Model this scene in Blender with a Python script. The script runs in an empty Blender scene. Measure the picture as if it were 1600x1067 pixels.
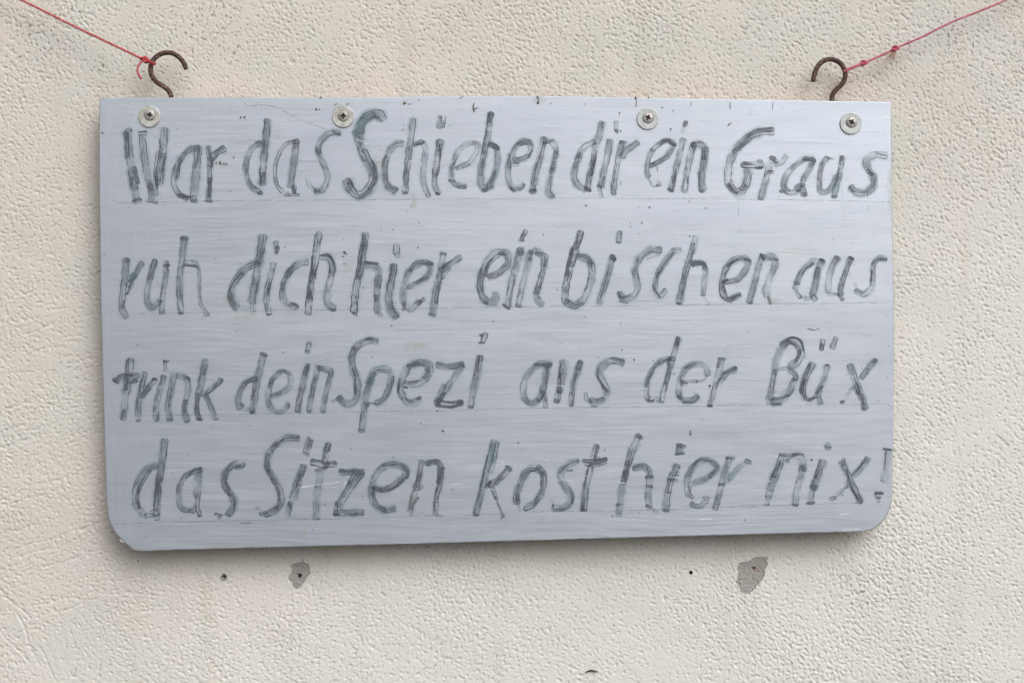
import bpy, bmesh, math, random
import numpy as np
from mathutils import Vector, Matrix

random.seed(7)
RS = np.random.RandomState(11)
R = math.radians
S = bpy.context.scene
COL = S.collection

# ------------------------------------------------------------------ camera
K = 0.0006                       # metres per photograph pixel on the plane of the sign
DIST = 1.50                      # lens to sign
CAMY = -1.545
cam = bpy.data.cameras.new("camera")
cam_o = bpy.data.objects.new("camera", cam)
COL.objects.link(cam_o)
cam_o.location = (0, CAMY, 0)
cam_o.rotation_euler = (R(90), 0, 0)
cam.sensor_width = 36
cam.lens = 36 * DIST / (1600 * K)
cam.clip_start = 0.05
cam.clip_end = 200
S.camera = cam_o

# ------------------------------------------------------------------ sky, sun, exposure
SUN_EL, SUN_AZ = R(42), R(30)    # azimuth to the right of straight out from the wall
w = bpy.data.worlds.new("World")
S.world = w
w.use_nodes = True
wn = w.node_tree.nodes
sky = wn.new('ShaderNodeTexSky')
sky.sky_type = 'NISHITA'
sky.sun_disc = False
sky.sun_elevation = SUN_EL
sky.sun_rotation = math.pi - SUN_AZ
sky.air_density = 0.8
sky.dust_density = 7.0
sky.ozone_density = 0.6
hs = wn.new('ShaderNodeHueSaturation')      # an overcast sky: nearly colourless
hs.inputs['Saturation'].default_value = 0.30
w.node_tree.links.new(sky.outputs[0], hs.inputs['Color'])
w.node_tree.links.new(hs.outputs[0], wn['Background'].inputs[0])
wn['Background'].inputs[1].default_value = 0.15
sl = bpy.data.lights.new("sun", 'SUN')
sl.energy = 1.0
sl.angle = R(62)
sl.color = (1.0, 0.97, 0.92)
so = bpy.data.objects.new("sun", sl)
COL.objects.link(so)
sd = Vector((math.sin(SUN_AZ) * math.cos(SUN_EL), -math.cos(SUN_AZ) * math.cos(SUN_EL), math.sin(SUN_EL)))
so.location = sd * 3
so.rotation_euler = (-sd).to_track_quat('-Z', 'Y').to_euler()
S.view_settings.view_transform = 'Standard'
S.view_settings.look = 'None'
S.view_settings.exposure = -0.15
S.view_settings.gamma = 1
S.render.engine = 'CYCLES'
S.cycles.transparent_max_bounces = 24

# ------------------------------------------------------------------ mapping from photograph pixels to places
def P(px, py, y):
    s = (y - CAMY) / DIST
    return Vector(((px - 800) * K * s, y, (533.5 - py) * K * s))

# the sign hangs a little askew: its lower left stands farther off the wall
_a, _b, _c = P(155, 155, -0.0265), P(1392, 160, -0.0245), P(215, 860, -0.032)
PN = (_b - _a).cross(_c - _a).normalized()
if PN.y > 0: PN = -PN
EX = Vector((1, 0, 0)); EX = (EX - PN * EX.dot(PN)).normalized()
EZ = EX.cross(PN); EZ = -EZ if EZ.z < 0 else EZ
CAM = Vector((0, CAMY, 0))

def B(px, py, off=0.0):
    """point on the sign's front (off metres proud of it) that the photo shows at px, py"""
    d = P(px, py, 0.0) - CAM
    t = (_a + PN * off - CAM).dot(PN) / d.dot(PN)
    return CAM + d * t

# ------------------------------------------------------------------ helpers
def props(o, label=None, cat=None, group=None, kind=None):
    if label: o['label'] = label
    if cat: o['category'] = cat
    if group: o['group'] = group
    if kind: o['kind'] = kind
    return o

def empty(name, loc, label=None, cat=None, group=None):
    o = bpy.data.objects.new(name, None)
    o.empty_display_size = 0.02
    COL.objects.link(o)
    o.location = loc
    return props(o, label, cat, group)

def link(name, me, mats, parent=None, **kw):
    for m in (mats if isinstance(mats, (list, tuple)) else [mats]):
        if m is not None: me.materials.append(m)
    o = bpy.data.objects.new(name, me)
    COL.objects.link(o)
    if parent is not None:
        o.parent = parent
        loc = Vector((0, 0, 0)); q = parent
        while q is not None:
            loc += q.location; q = q.parent
        o.location = -loc
    return props(o, **kw)

def mesh(name, verts, faces, smooth=True):
    me = bpy.data.meshes.new(name)
    me.from_pydata([tuple(v) for v in verts], [], faces)
    me.update()
    if smooth: me.polygons.foreach_set('use_smooth', [True] * len(me.polygons))
    return me

def catmull(pts, step):
    """smooth curve through pts, resampled about every step"""
    pts = [np.array(p, float) for p in pts]
    if len(pts) == 2:
        n = max(2, int(np.linalg.norm(pts[1] - pts[0]) / step) + 1)
        return [pts[0] + (pts[1] - pts[0]) * i / (n - 1) for i in range(n)]
    q = [2 * pts[0] - pts[1]] + pts + [2 * pts[-1] - pts[-2]]
    out = []
    for i in range(1, len(q) - 2):
        p0, p1, p2, p3 = q[i - 1], q[i], q[i + 1], q[i + 2]
        n = max(1, int(np.linalg.norm(p2 - p1) / step))
        for j in range(n):
            t = j / n
            out.append(0.5 * ((2 * p1) + (-p0 + p2) * t + (2 * p0 - 5 * p1 + 4 * p2 - p3) * t * t
                              + (-p0 + 3 * p1 - 3 * p2 + p3) * t ** 3))
    out.append(pts[-1])
    return out

def tube(verts, faces, path, rad, seg=10, caps=True, jit=0.0):
    path = [Vector(p) for p in path]
    base = len(verts)
    t = (path[1] - path[0]).normalized()
    n = t.orthogonal().normalized()
    for i, p in enumerate(path):
        a, b = path[max(i - 1, 0)], path[min(i + 1, len(path) - 1)]
        t2 = (b - a).normalized()
        n = (n - t2 * n.dot(t2)).normalized()
        bi = t2.cross(n)
        r = rad[i] if isinstance(rad, (list, tuple)) else rad
        for k in range(seg):
            an = 2 * math.pi * k / seg
            rr = r * (1 + random.uniform(-jit, jit))
            verts.append(p + (n * math.cos(an) + bi * math.sin(an)) * rr)
    L = len(path)
    for i in range(L - 1):
        for k in range(seg):
            k2 = (k + 1) % seg
            faces.append((base + i * seg + k, base + i * seg + k2, base + (i + 1) * seg + k2, base + (i + 1) * seg + k))
    if caps:
        faces.append(tuple(base + k for k in range(seg))[::-1])
        faces.append(tuple(base + (L - 1) * seg + k for k in range(seg)))

# ------------------------------------------------------------------ node helper
class NT:
    def __init__(self, name):
        self.m = bpy.data.materials.new(name)
        self.m.use_nodes = True
        self.t = self.m.node_tree
        self.bsdf = self.t.nodes['Principled BSDF']
    def n(self, ty, **kw):
        o = self.t.nodes.new(ty)
        for k, v in kw.items(): setattr(o, k, v)
        return o
    def l(self, a, b): self.t.links.new(a, b)
    def put(self, sock, v):
        if hasattr(v, 'is_output') or isinstance(v, bpy.types.NodeSocket): self.l(v, sock)
        else: sock.default_value = v
    def math(self, op, a, b=None, c=None, clamp=False):
        o = self.n('ShaderNodeMath', operation=op, use_clamp=clamp)
        self.put(o.inputs[0], a)
        if b is not None: self.put(o.inputs[1], b)
        if c is not None: self.put(o.inputs[2], c)
        return o.outputs[0]
    def ramp(self, v, a, b, lo=0.0, hi=1.0, smooth=True):
        o = self.n('ShaderNodeMapRange')
        if smooth: o.interpolation_type = 'SMOOTHSTEP'
        self.put(o.inputs[0], v)
        for i, x in zip((1, 2, 3, 4), (a, b, lo, hi)): o.inputs[i].default_value = x
        return o.outputs[0]
    def mix(self, f, a, b, mode='MIX'):
        o = self.n('ShaderNodeMix', data_type='RGBA', blend_type=mode)
        self.put(o.inputs[0], f)
        for i, v in ((6, a), (7, b)):
            if isinstance(v, tuple): v = (*v, 1) if len(v) == 3 else v
            self.put(o.inputs[i], v)
        return o.outputs[2]
    def noise(self, vec, scale, detail=2.0, rough=0.5, dist=0.0, out=0):
        o = self.n('ShaderNodeTexNoise')
        if vec is not None: self.l(vec, o.inputs['Vector'])
        o.inputs['Scale'].default_value = scale
        o.inputs['Detail'].default_value = detail
        o.inputs['Roughness'].default_value = rough
        o.inputs['Distortion'].default_value = dist
        return o.outputs[out]
    def mapping(self, vec, scale=(1, 1, 1), loc=(0, 0, 0), rot=(0, 0, 0)):
        o = self.n('ShaderNodeMapping')
        self.l(vec, o.inputs[0])
        o.inputs['Scale'].default_value = scale
        o.inputs['Location'].default_value = loc
        o.inputs['Rotation'].default_value = rot
        return o.outputs[0]
    def bump(self, h, strength, dist, prev=None):
        o = self.n('ShaderNodeBump')
        self.l(h, o.inputs['Height'])
        o.inputs['Strength'].default_value = strength
        o.inputs['Distance'].default_value = dist
        if prev is not None: self.l(prev, o.inputs['Normal'])
        return o.outputs[0]
    def pos(self):
        return self.n('ShaderNodeNewGeometry').outputs['Position']
    def sep(self, v):
        o = self.n('ShaderNodeSeparateXYZ'); self.l(v, o.inputs[0]); return o.outputs
    def comb(self, x, y, z):
        o = self.n('ShaderNodeCombineXYZ')
        for i, v in enumerate((x, y, z)): self.put(o.inputs[i], v)
        return o.outputs[0]
    def set(self, **kw):
        for k, v in kw.items():
            s = self.bsdf.inputs[k.replace('_', ' ')]
            if isinstance(v, tuple) and len(v) == 3: v = (*v, 1)
            self.put(s, v)
        return self.m

# ------------------------------------------------------------------ materials
def m_wall():
    n = NT('wall_render_paint')
    p = n.pos()
    a = n.noise(p, 3.2, 3, 0.55)
    b = n.noise(p, 9.0, 4, 0.6)
    c = n.noise(p, 38.0, 3, 0.6)
    col = n.mix(n.ramp(a, 0.38, 0.62), WALL_A, WALL_B)
    col = n.mix(n.math('MULTIPLY', n.ramp(b, 0.45, 0.62), 0.6), col, WALL_C)
    col = n.mix(n.math('MULTIPLY', n.ramp(c, 0.5, 0.72), 0.35), col, WALL_D)
    # the colour turns paler and greyer towards the lower right
    x, y, z = n.sep(p)
    g = n.math('ADD', n.math('MULTIPLY', x, 0.55), n.math('MULTIPLY', z, -1.0))
    g = n.math('ADD', g, n.math('MULTIPLY', n.math('SUBTRACT', a, 0.5), 0.5))
    col = n.mix(n.math('MULTIPLY', n.ramp(g, -0.18, 0.38), 0.75), col, WALL_E)
    # scattered grime specks, denser in a few mildewed places
    sp = n.noise(p, 300.0, 1.5, 0.5)
    cl = None
    for (sx, sy, sr) in ((40, 48, 0.03), (95, 22, 0.022), (62, 60, 0.03), (150, 105, 0.014), (118, 18, 0.014), (655, 60, 0.016), (1170, 190, 0.02),
                         (1265, 130, 0.02), (330, 40, 0.05), (1345, 920, 0.03), (1500, 60, 0.03), (760, 980, 0.012)):
        c0 = P(sx, sy, 0)
        d = n.n('ShaderNodeVectorMath', operation='DISTANCE')
        n.l(p, d.inputs[0]); d.inputs[1].default_value = c0
        v = n.ramp(d.outputs['Value'], sr * 0.2, sr * 1.3, 1, 0)
        cl = v if cl is None else n.math('MAXIMUM', cl, v)
    thr = n.math('SUBTRACT', n.math('ADD', sp, n.math('MULTIPLY', cl, 0.10)), n.math('MULTIPLY', n.ramp(b, 0.35, 0.6), -0.03))
    sm = n.ramp(thr, 0.715, 0.78)
    col = n.mix(n.math('MULTIPLY', sm, 0.62), col, (0.10, 0.09, 0.08))
    run = n.noise(n.mapping(p, (26, 1, 2.2)), 1.0, 4, 0.65)
    col = n.mix(n.math('MULTIPLY', n.ramp(run, 0.54, 0.72), 0.22), col, (0.46, 0.43, 0.36))
    # ochre specks
    so2 = n.noise(n.mapping(p, loc=(3, 1, 7)), 160.0, 2, 0.5)
    col = n.mix(n.math('MULTIPLY', n.ramp(so2, 0.72, 0.8), 0.5), col, (0.40, 0.26, 0.14))
    f1 = n.noise(p, 520.0, 3, 0.6)
    f2 = n.noise(p, 330.0, 2, 0.5)
    nb = n.bump(n.math('ADD', f1, n.math('MULTIPLY', f2, 0.3)), 0.5, 0.0008)
    return n.set(Base_Color=col, Roughness=0.9, Normal=nb, Specular_IOR_Level=0.25)

WALL_A = (0.565, 0.533, 0.496)
WALL_B = (0.600, 0.565, 0.524)
WALL_C = (0.545, 0.560, 0.522)
WALL_D = (0.625, 0.555, 0.537)
WALL_E = (0.640, 0.644, 0.619)

def m_panel():
    n = NT('silver_brush_paint')
    p = n.pos()
    x, y, z = n.sep(p)
    warp = n.math('MULTIPLY', n.noise(n.mapping(p, (2.5, 1, 2.5)), 2.0, 2), 0.02)
    pz = n.comb(x, y, n.math('ADD', z, warp))
    s1 = n.noise(n.mapping(pz, (13, 1, 430)), 1.0, 3, 0.6)
    s2 = n.noise(n.mapping(pz, (55, 1, 1000)), 1.0, 2, 0.55)
    v1 = n.noise(n.mapping(p, (420, 1, 26)), 1.0, 3, 0.6)
    # brushed upright along both ends
    ax = n.math('ABSOLUTE', n.math('ADD', x, -0.0))
    ed = n.ramp(n.math('ADD', ax, n.math('MULTIPLY', n.math('SUBTRACT', n.noise(p, 14, 2), 0.5), 0.05)), 0.325, 0.35)
    st = n.mix(n.math('MULTIPLY', ed, 0.45), s1, v1)
    big = n.noise(n.mapping(p, (1.6, 1, 4.5)), 2.4, 3, 0.6)
    fine = n.noise(p, 700, 2, 0.6)
    col = n.mix(n.ramp(st, 0.3, 0.7), (0.445, 0.49, 0.56), (0.495, 0.54, 0.615))
    col = n.mix(n.math('MULTIPLY', n.ramp(big, 0.42, 0.68), 0.5), col, (0.42, 0.465, 0.54))
    sm = n.noise(n.mapping(p, (3, 1, 3), loc=(5, 2, 1)), 3.0, 4, 0.65)
    col = n.mix(n.math('MULTIPLY', n.ramp(sm, 0.55, 0.75), 0.30), col, (0.54, 0.56, 0.54))
    col = n.mix(n.math('MULTIPLY', n.ramp(s2, 0.52, 0.70), 0.30), col, (0.34, 0.36, 0.41))
    # small bare flecks
    fl = n.noise(n.mapping(p, (1, 1, 1), loc=(2, 9, 4)), 240, 2, 0.5)
    col = n.mix(n.math('MULTIPLY', n.ramp(fl, 0.74, 0.78), 0.5), col, (0.16, 0.16, 0.16))
    # scraped and worn along the top edge
    tz = n.ramp(z, 0.19, 0.228)
    we = n.noise(n.mapping(p, (60, 1, 260)), 1.0, 4, 0.7)
    col = n.mix(n.math('MULTIPLY', n.math('MULTIPLY', tz, n.ramp(we, 0.55, 0.7)), 0.4), col, (0.44, 0.44, 0.38))
    hgt = n.math('ADD', n.math('MULTIPLY', st, 1.0), n.math('MULTIPLY', s2, 0.5))
    # coarser ridges with bright lips low down
    rid = n.noise(n.mapping(pz, (34, 1, 300), loc=(1, 0, 3)), 1.0, 2, 0.5, 0.6)
    hgt = n.math('ADD', hgt, n.math('MULTIPLY', n.ramp(rid, 0.62, 0.76), 1.4))
    nb = n.bump(hgt, 0.09, 0.0004)
    nb = n.bump(fine, 0.15, 0.0004, nb)
    nb = n.bump(big, 0.10, 0.01, nb)
    ro = n.ramp(st, 0.3, 0.7, 0.40, 0.50)
    return n.set(Base_Color=col, Metallic=0.75, Roughness=ro, Normal=nb, Specular_IOR_Level=0.5)

def m_ink():
    n = NT('worn_marker_ink')
    uv = n.n('ShaderNodeUVMap', uv_map='UVMap').outputs[0]
    u, v, _ = n.sep(uv)
    at = n.n('ShaderNodeAttribute', attribute_name='stroke')   # x: seed, y: darkness, z: kind (0 wash, 1 overlay)
    sd_, dk, kd = n.sep(at.outputs['Vector'])
    p = n.pos()
    wv = n.noise(n.comb(n.math('MULTIPLY', u, 0.09), n.math('MULTIPLY', sd_, 7.0), n.math('MULTIPLY', v, 0.4)), 1.0, 3, 0.6)
    v = n.math('ADD', v, n.math('MULTIPLY', n.math('SUBTRACT', wv, 0.5), 0.34))
    av = n.math('ABSOLUTE', v)
    st = n.noise(n.comb(n.math('MULTIPLY', u, 0.030), n.math('MULTIPLY', v, 2.6), n.math('MULTIPLY', sd_, 53.0)), 1.0, 3, 0.6)
    ln = n.noise(n.comb(n.math('MULTIPLY', u, 0.012), n.math('MULTIPLY', v, 3.6), n.math('MULTIPLY', sd_, 91.0)), 1.0, 1, 0.5)
    pt = n.noise(n.comb(n.math('MULTIPLY', u, 0.042), n.math('MULTIPLY', sd_, 31.0), n.math('MULTIPLY', v, 0.5)), 1.0, 2, 0.5)
    gr = n.noise(n.mapping(p, (60, 1, 1100)), 1.0, 3, 0.6)
    spk = n.noise(p, 900, 2, 0.6)
    inside = n.ramp(av, 0.86, 1.02, 1, 0)
    patch = n.ramp(pt, 0.46, 0.60)
    fill = n.math('ADD', 0.10, n.math('MULTIPLY', patch, 0.42))
    fill = n.math('MULTIPLY', fill, n.ramp(st, 0.28, 0.66, 0.35, 1.35))
    lines = n.math('MULTIPLY', n.ramp(ln, 0.56, 0.62), n.ramp(ln, 0.62, 0.69, 1, 0))
    fill = n.math('ADD', fill, n.math('MULTIPLY', lines, 0.62))
    en = n.noise(n.comb(n.math('MULTIPLY', u, 0.05), n.math('MULTIPLY', n.math('SIGN', v), 4.0), n.math('MULTIPLY', sd_, 77.0)), 1.0, 3, 0.6)
    edge = n.math('MULTIPLY', n.ramp(av, 0.66, 0.84), n.ramp(av, 0.90, 1.02, 1, 0))
    edge = n.math('MULTIPLY', edge, n.ramp(en, 0.38, 0.60, 0.02, 0.82))
    a = n.math('ADD', n.math('MULTIPLY', fill, inside), edge)
    a = n.math('MULTIPLY', a, n.ramp(gr, 0.35, 0.62, 0.70, 1.12))
    a = n.math('MULTIPLY', a, n.ramp(spk, 0.30, 0.55, 0.7, 1.05))
    a = n.math('MULTIPLY', a, n.math('ADD', 0.22, n.math('MULTIPLY', dk, 1.18)))
    halo = n.math('MULTIPLY', n.ramp(av, 0.80, 1.85, 1, 0), n.ramp(n.noise(p, 60, 2), 0.38, 0.62, 0.06, 0.36))
    halo = n.math('MULTIPLY', halo, n.math('SUBTRACT', 1.0, kd))
    a2 = n.math('MAXIMUM', a, halo, clamp=True)
    tl = n.noise(n.comb(n.math('MULTIPLY', u, 0.02), n.math('MULTIPLY', v, 0.9), n.math('MULTIPLY', sd_, 13.0)), 1.0, 2)
    tf = n.math('MULTIPLY', n.ramp(tl, 0.42, 0.60), n.ramp(a, 0.85, 0.35, 0, 1))
    col = n.mix(tf, (0.066, 0.070, 0.084), (0.12, 0.208, 0.232))
    col = n.mix(n.ramp(a, 0.0, 0.16, 1, 0), col, (0.18, 0.30, 0.33))
    nb = n.bump(st, 0.2, 0.0004)
    return n.set(Base_Color=col, Roughness=0.55, Alpha=a2, Normal=nb, Specular_IOR_Level=0.4)

def m_pencil():
    n = NT('pencil_graphite')
    g = n.noise(n.pos(), 160, 3, 0.7)
    f = n.noise(n.pos(), 900, 2, 0.7)
    a = n.math('MULTIPLY', n.ramp(g, 0.34, 0.66, 0.05, 0.50), n.ramp(f, 0.3, 0.55, 0.55, 1))
    return n.set(Base_Color=(0.16, 0.165, 0.18), Roughness=0.5, Alpha=a)

def m_scratch_glint():
    n = NT('bare_scratch_and_glint')  # pale colour for real scratches and for painted highlights
    g = n.noise(n.pos(), 200, 3, 0.7)
    return n.set(Base_Color=(0.80, 0.81, 0.84), Roughness=0.5, Alpha=n.ramp(g, 0.35, 0.6, 0.15, 0.8))

def m_speck():
    n = NT('dark_speck')
    return n.set(Base_Color=(0.055, 0.055, 0.05), Roughness=0.8)

def m_stain():
    n = NT('yellow_stain')
    uv = n.n('ShaderNodeUVMap', uv_map='UVMap').outputs[0]
    u, v, _ = n.sep(uv)
    g = n.noise(n.pos(), 170, 4, 0.7)
    a = n.math('MULTIPLY', n.ramp(v, 0.1, 1.0, 1, 0), n.ramp(g, 0.35, 0.62, 0.0, 0.28))
    return n.set(Base_Color=(0.50, 0.47, 0.35), Roughness=0.7, Alpha=a)

def m_edge():
    n = NT('plywood_edge')
    g = n.noise(n.pos(), 60, 4, 0.6)
    return n.set(Base_Color=n.mix(n.ramp(g, 0.3, 0.7), (0.30, 0.23, 0.15), (0.42, 0.34, 0.24)), Roughness=0.8)

def m_wood():
    n = NT('batten_wood')
    g = n.noise(n.mapping(n.pos(), (6, 90, 90)), 1, 4, 0.6)
    return n.set(Base_Color=n.mix(g, (0.24, 0.16, 0.09), (0.40, 0.30, 0.19)), Roughness=0.8)

def m_zinc(name, tint, grime):
    n = NT(name)
    ti = n.n('ShaderNodeObjectInfo').outputs['Random']
    p = n.pos()
    g = n.noise(p, 200, 4, 0.65)
    h = n.noise(p, 700, 3, 0.6)
    col = n.mix(n.ramp(g, 0.40, 0.62), tint, grime)
    col = n.mix(n.math('MULTIPLY', n.ramp(h, 0.60, 0.70), 0.55), col, (0.18, 0.17, 0.15))
    nb = n.bump(g, 0.25, 0.0008)
    return n.set(Base_Color=col, Metallic=0.5, Roughness=0.45, Normal=nb)

def m_rust():
    n = NT('rusted_steel')
    p = n.pos()
    g = n.noise(p, 330, 5, 0.7)
    h = n.noise(p, 90, 3, 0.6)
    col = n.mix(n.ramp(g, 0.35, 0.65), (0.038, 0.022, 0.020), (0.115, 0.055, 0.043))
    col = n.mix(n.math('MULTIPLY', n.ramp(h, 0.5, 0.7), 0.5), col, (0.12, 0.075, 0.055))
    fl = n.noise(n.mapping(p, loc=(1, 2, 3)), 560, 2, 0.5)
    col = n.mix(n.math('MULTIPLY', n.ramp(fl, 0.60, 0.68), 0.75), col, (0.42, 0.36, 0.31))
    return n.set(Base_Color=col, Metallic=0.25, Roughness=0.72, Normal=n.bump(g, 0.6, 0.0008))

def m_string(name, a, b):
    n = NT(name)
    g = n.noise(n.pos(), 260, 4, 0.7)
    f = n.noise(n.pos(), 1400, 2, 0.6)
    col = n.mix(n.ramp(g, 0.35, 0.66), a, b)
    return n.set(Base_Color=col, Roughness=0.7, Normal=n.bump(f, 0.5, 0.0004), Sheen_Weight=0.2)

def m_mortar():
    n = NT('grey_mortar')
    p = n.pos()
    g = n.noise(p, 420, 4, 0.7)
    h = n.noise(p, 70, 3, 0.6)
    c0 = P(1060 + 985 * .125, 850 + 300 * .125, 0)
    d = n.n('ShaderNodeVectorMath', operation='DISTANCE')
    n.l(p, d.inputs[0]); d.inputs[1].default_value = c0
    ru = n.math('MULTIPLY', n.ramp(d.outputs['Value'], 0.001, 0.0065, 0.75, 0), n.ramp(g, 0.35, 0.6))
    col = n.mix(g, (0.31, 0.305, 0.295), (0.42, 0.415, 0.40))
    col = n.mix(n.math('MULTIPLY', n.ramp(h, 0.45, 0.65), 0.4), col, (0.30, 0.295, 0.255))
    col = n.mix(ru, col, (0.27, 0.16, 0.12))
    return n.set(Base_Color=col, Roughness=0.95, Normal=n.bump(g, 0.8, 0.0012))

def m_plain(name, c, r=0.8):
    n = NT(name)
    g = n.noise(n.pos(), 300, 3, 0.6)
    c2 = tuple(x * 0.6 for x in c)
    return n.set(Base_Color=n.mix(g, c2, c), Roughness=r)

M_wall, M_panel, M_ink, M_pencil = m_wall(), m_panel(), m_ink(), m_pencil()
M_scratch_glint, M_speck, M_stain, M_edge, M_wood = m_scratch_glint(), m_speck(), m_stain(), m_edge(), m_wood()
M_washer = m_zinc('washer_zinc', (0.52, 0.53, 0.515), (0.38, 0.375, 0.345))
M_washer2 = m_zinc('washer_zinc_clean', (0.42, 0.45, 0.455), (0.36, 0.38, 0.38))
M_screw = m_zinc('screw_steel', (0.42, 0.41, 0.40), (0.30, 0.27, 0.25))
M_rust, M_mortar = m_rust(), m_mortar()
M_red = m_string('red_cord', (0.37, 0.05, 0.062), (0.50, 0.14, 0.15))
M_pink = m_string('faded_pink_cord', (0.41, 0.085, 0.14), (0.52, 0.20, 0.25))
M_redknot = m_string('red_knot_cord', (0.34, 0.022, 0.03), (0.46, 0.06, 0.065))
M_pinkknot = m_string('pink_knot_cord', (0.34, 0.03, 0.075), (0.47, 0.085, 0.14))
M_fibre = m_plain('frayed_fibre', (0.42, 0.25, 0.18))
M_hair = m_plain('dark_fibre', (0.16, 0.12, 0.09))
M_hole = m_plain('hole_shade_grime', (0.045, 0.040, 0.036))  # near-black for holes and recesses: shade put into the colour, plus grime

# ------------------------------------------------------------------ the rendered wall (true relief)
def inside_poly(X, Y, poly):
    c = np.zeros(X.shape, bool)
    j = len(poly) - 1
    for i in range(len(poly)):
        xi, yi = poly[i]; xj, yj = poly[j]
        c ^= ((yi > Y) != (yj > Y)) & (X < (xj - xi) * (Y - yi) / (yj - yi + 1e-12) + xi)
        j = i
    return c

def zoomed(ox, oy, s, pts):
    return [(ox + x * s, oy + y * s) for x, y in pts]

def ragged(poly, amp, n=3):
    out = []
    for i in range(len(poly)):
        a, b = poly[i], poly[(i + 1) % len(poly)]
        for k in range(n):
            t = k / n
            out.append((a[0] + (b[0] - a[0]) * t + random.uniform(-amp, amp), a[1] + (b[1] - a[1]) * t + random.uniform(-amp, amp)))
    return out

PATCH1 = ragged(zoomed(320, 850, .125, [(1070, 270), (1130, 235), (1215, 220), (1290, 245), (1310, 300), (1315, 370), (1270, 435), (1230, 490),
    (1190, 540), (1150, 560), (1100, 525), (1095, 480), (1050, 440), (1050, 400), (1085, 350), (1095, 300)]), 0.45)
PATCH2 = ragged(zoomed(1060, 850, .125, [(745, 255), (770, 230), (860, 220), (930, 180), (990, 150), (1050, 165), (1115, 155), (1110, 200),
    (1115, 270), (1080, 310), (1085, 370), (1040, 450), (980, 520), (930, 580), (890, 610), (830, 625), (775, 590), (760, 530), (725, 490),
    (725, 440), (745, 400), (750, 330)]), 0.45)
RING = [(350 + 5.2 * math.cos(t) * (1 + 0.1 * math.sin(3 * t)), 901.5 + 5.8 * math.sin(t)) for t in np.linspace(0, 2 * math.pi, 15)[:-1]]
HOLE = [(1079.5 + 3.4 * math.cos(t) * (1 + 0.2 * math.sin(2 * t + 1)), 894 + 3.0 * math.sin(t)) for t in np.linspace(0, 2 * math.pi, 11)[:-1]]

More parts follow.
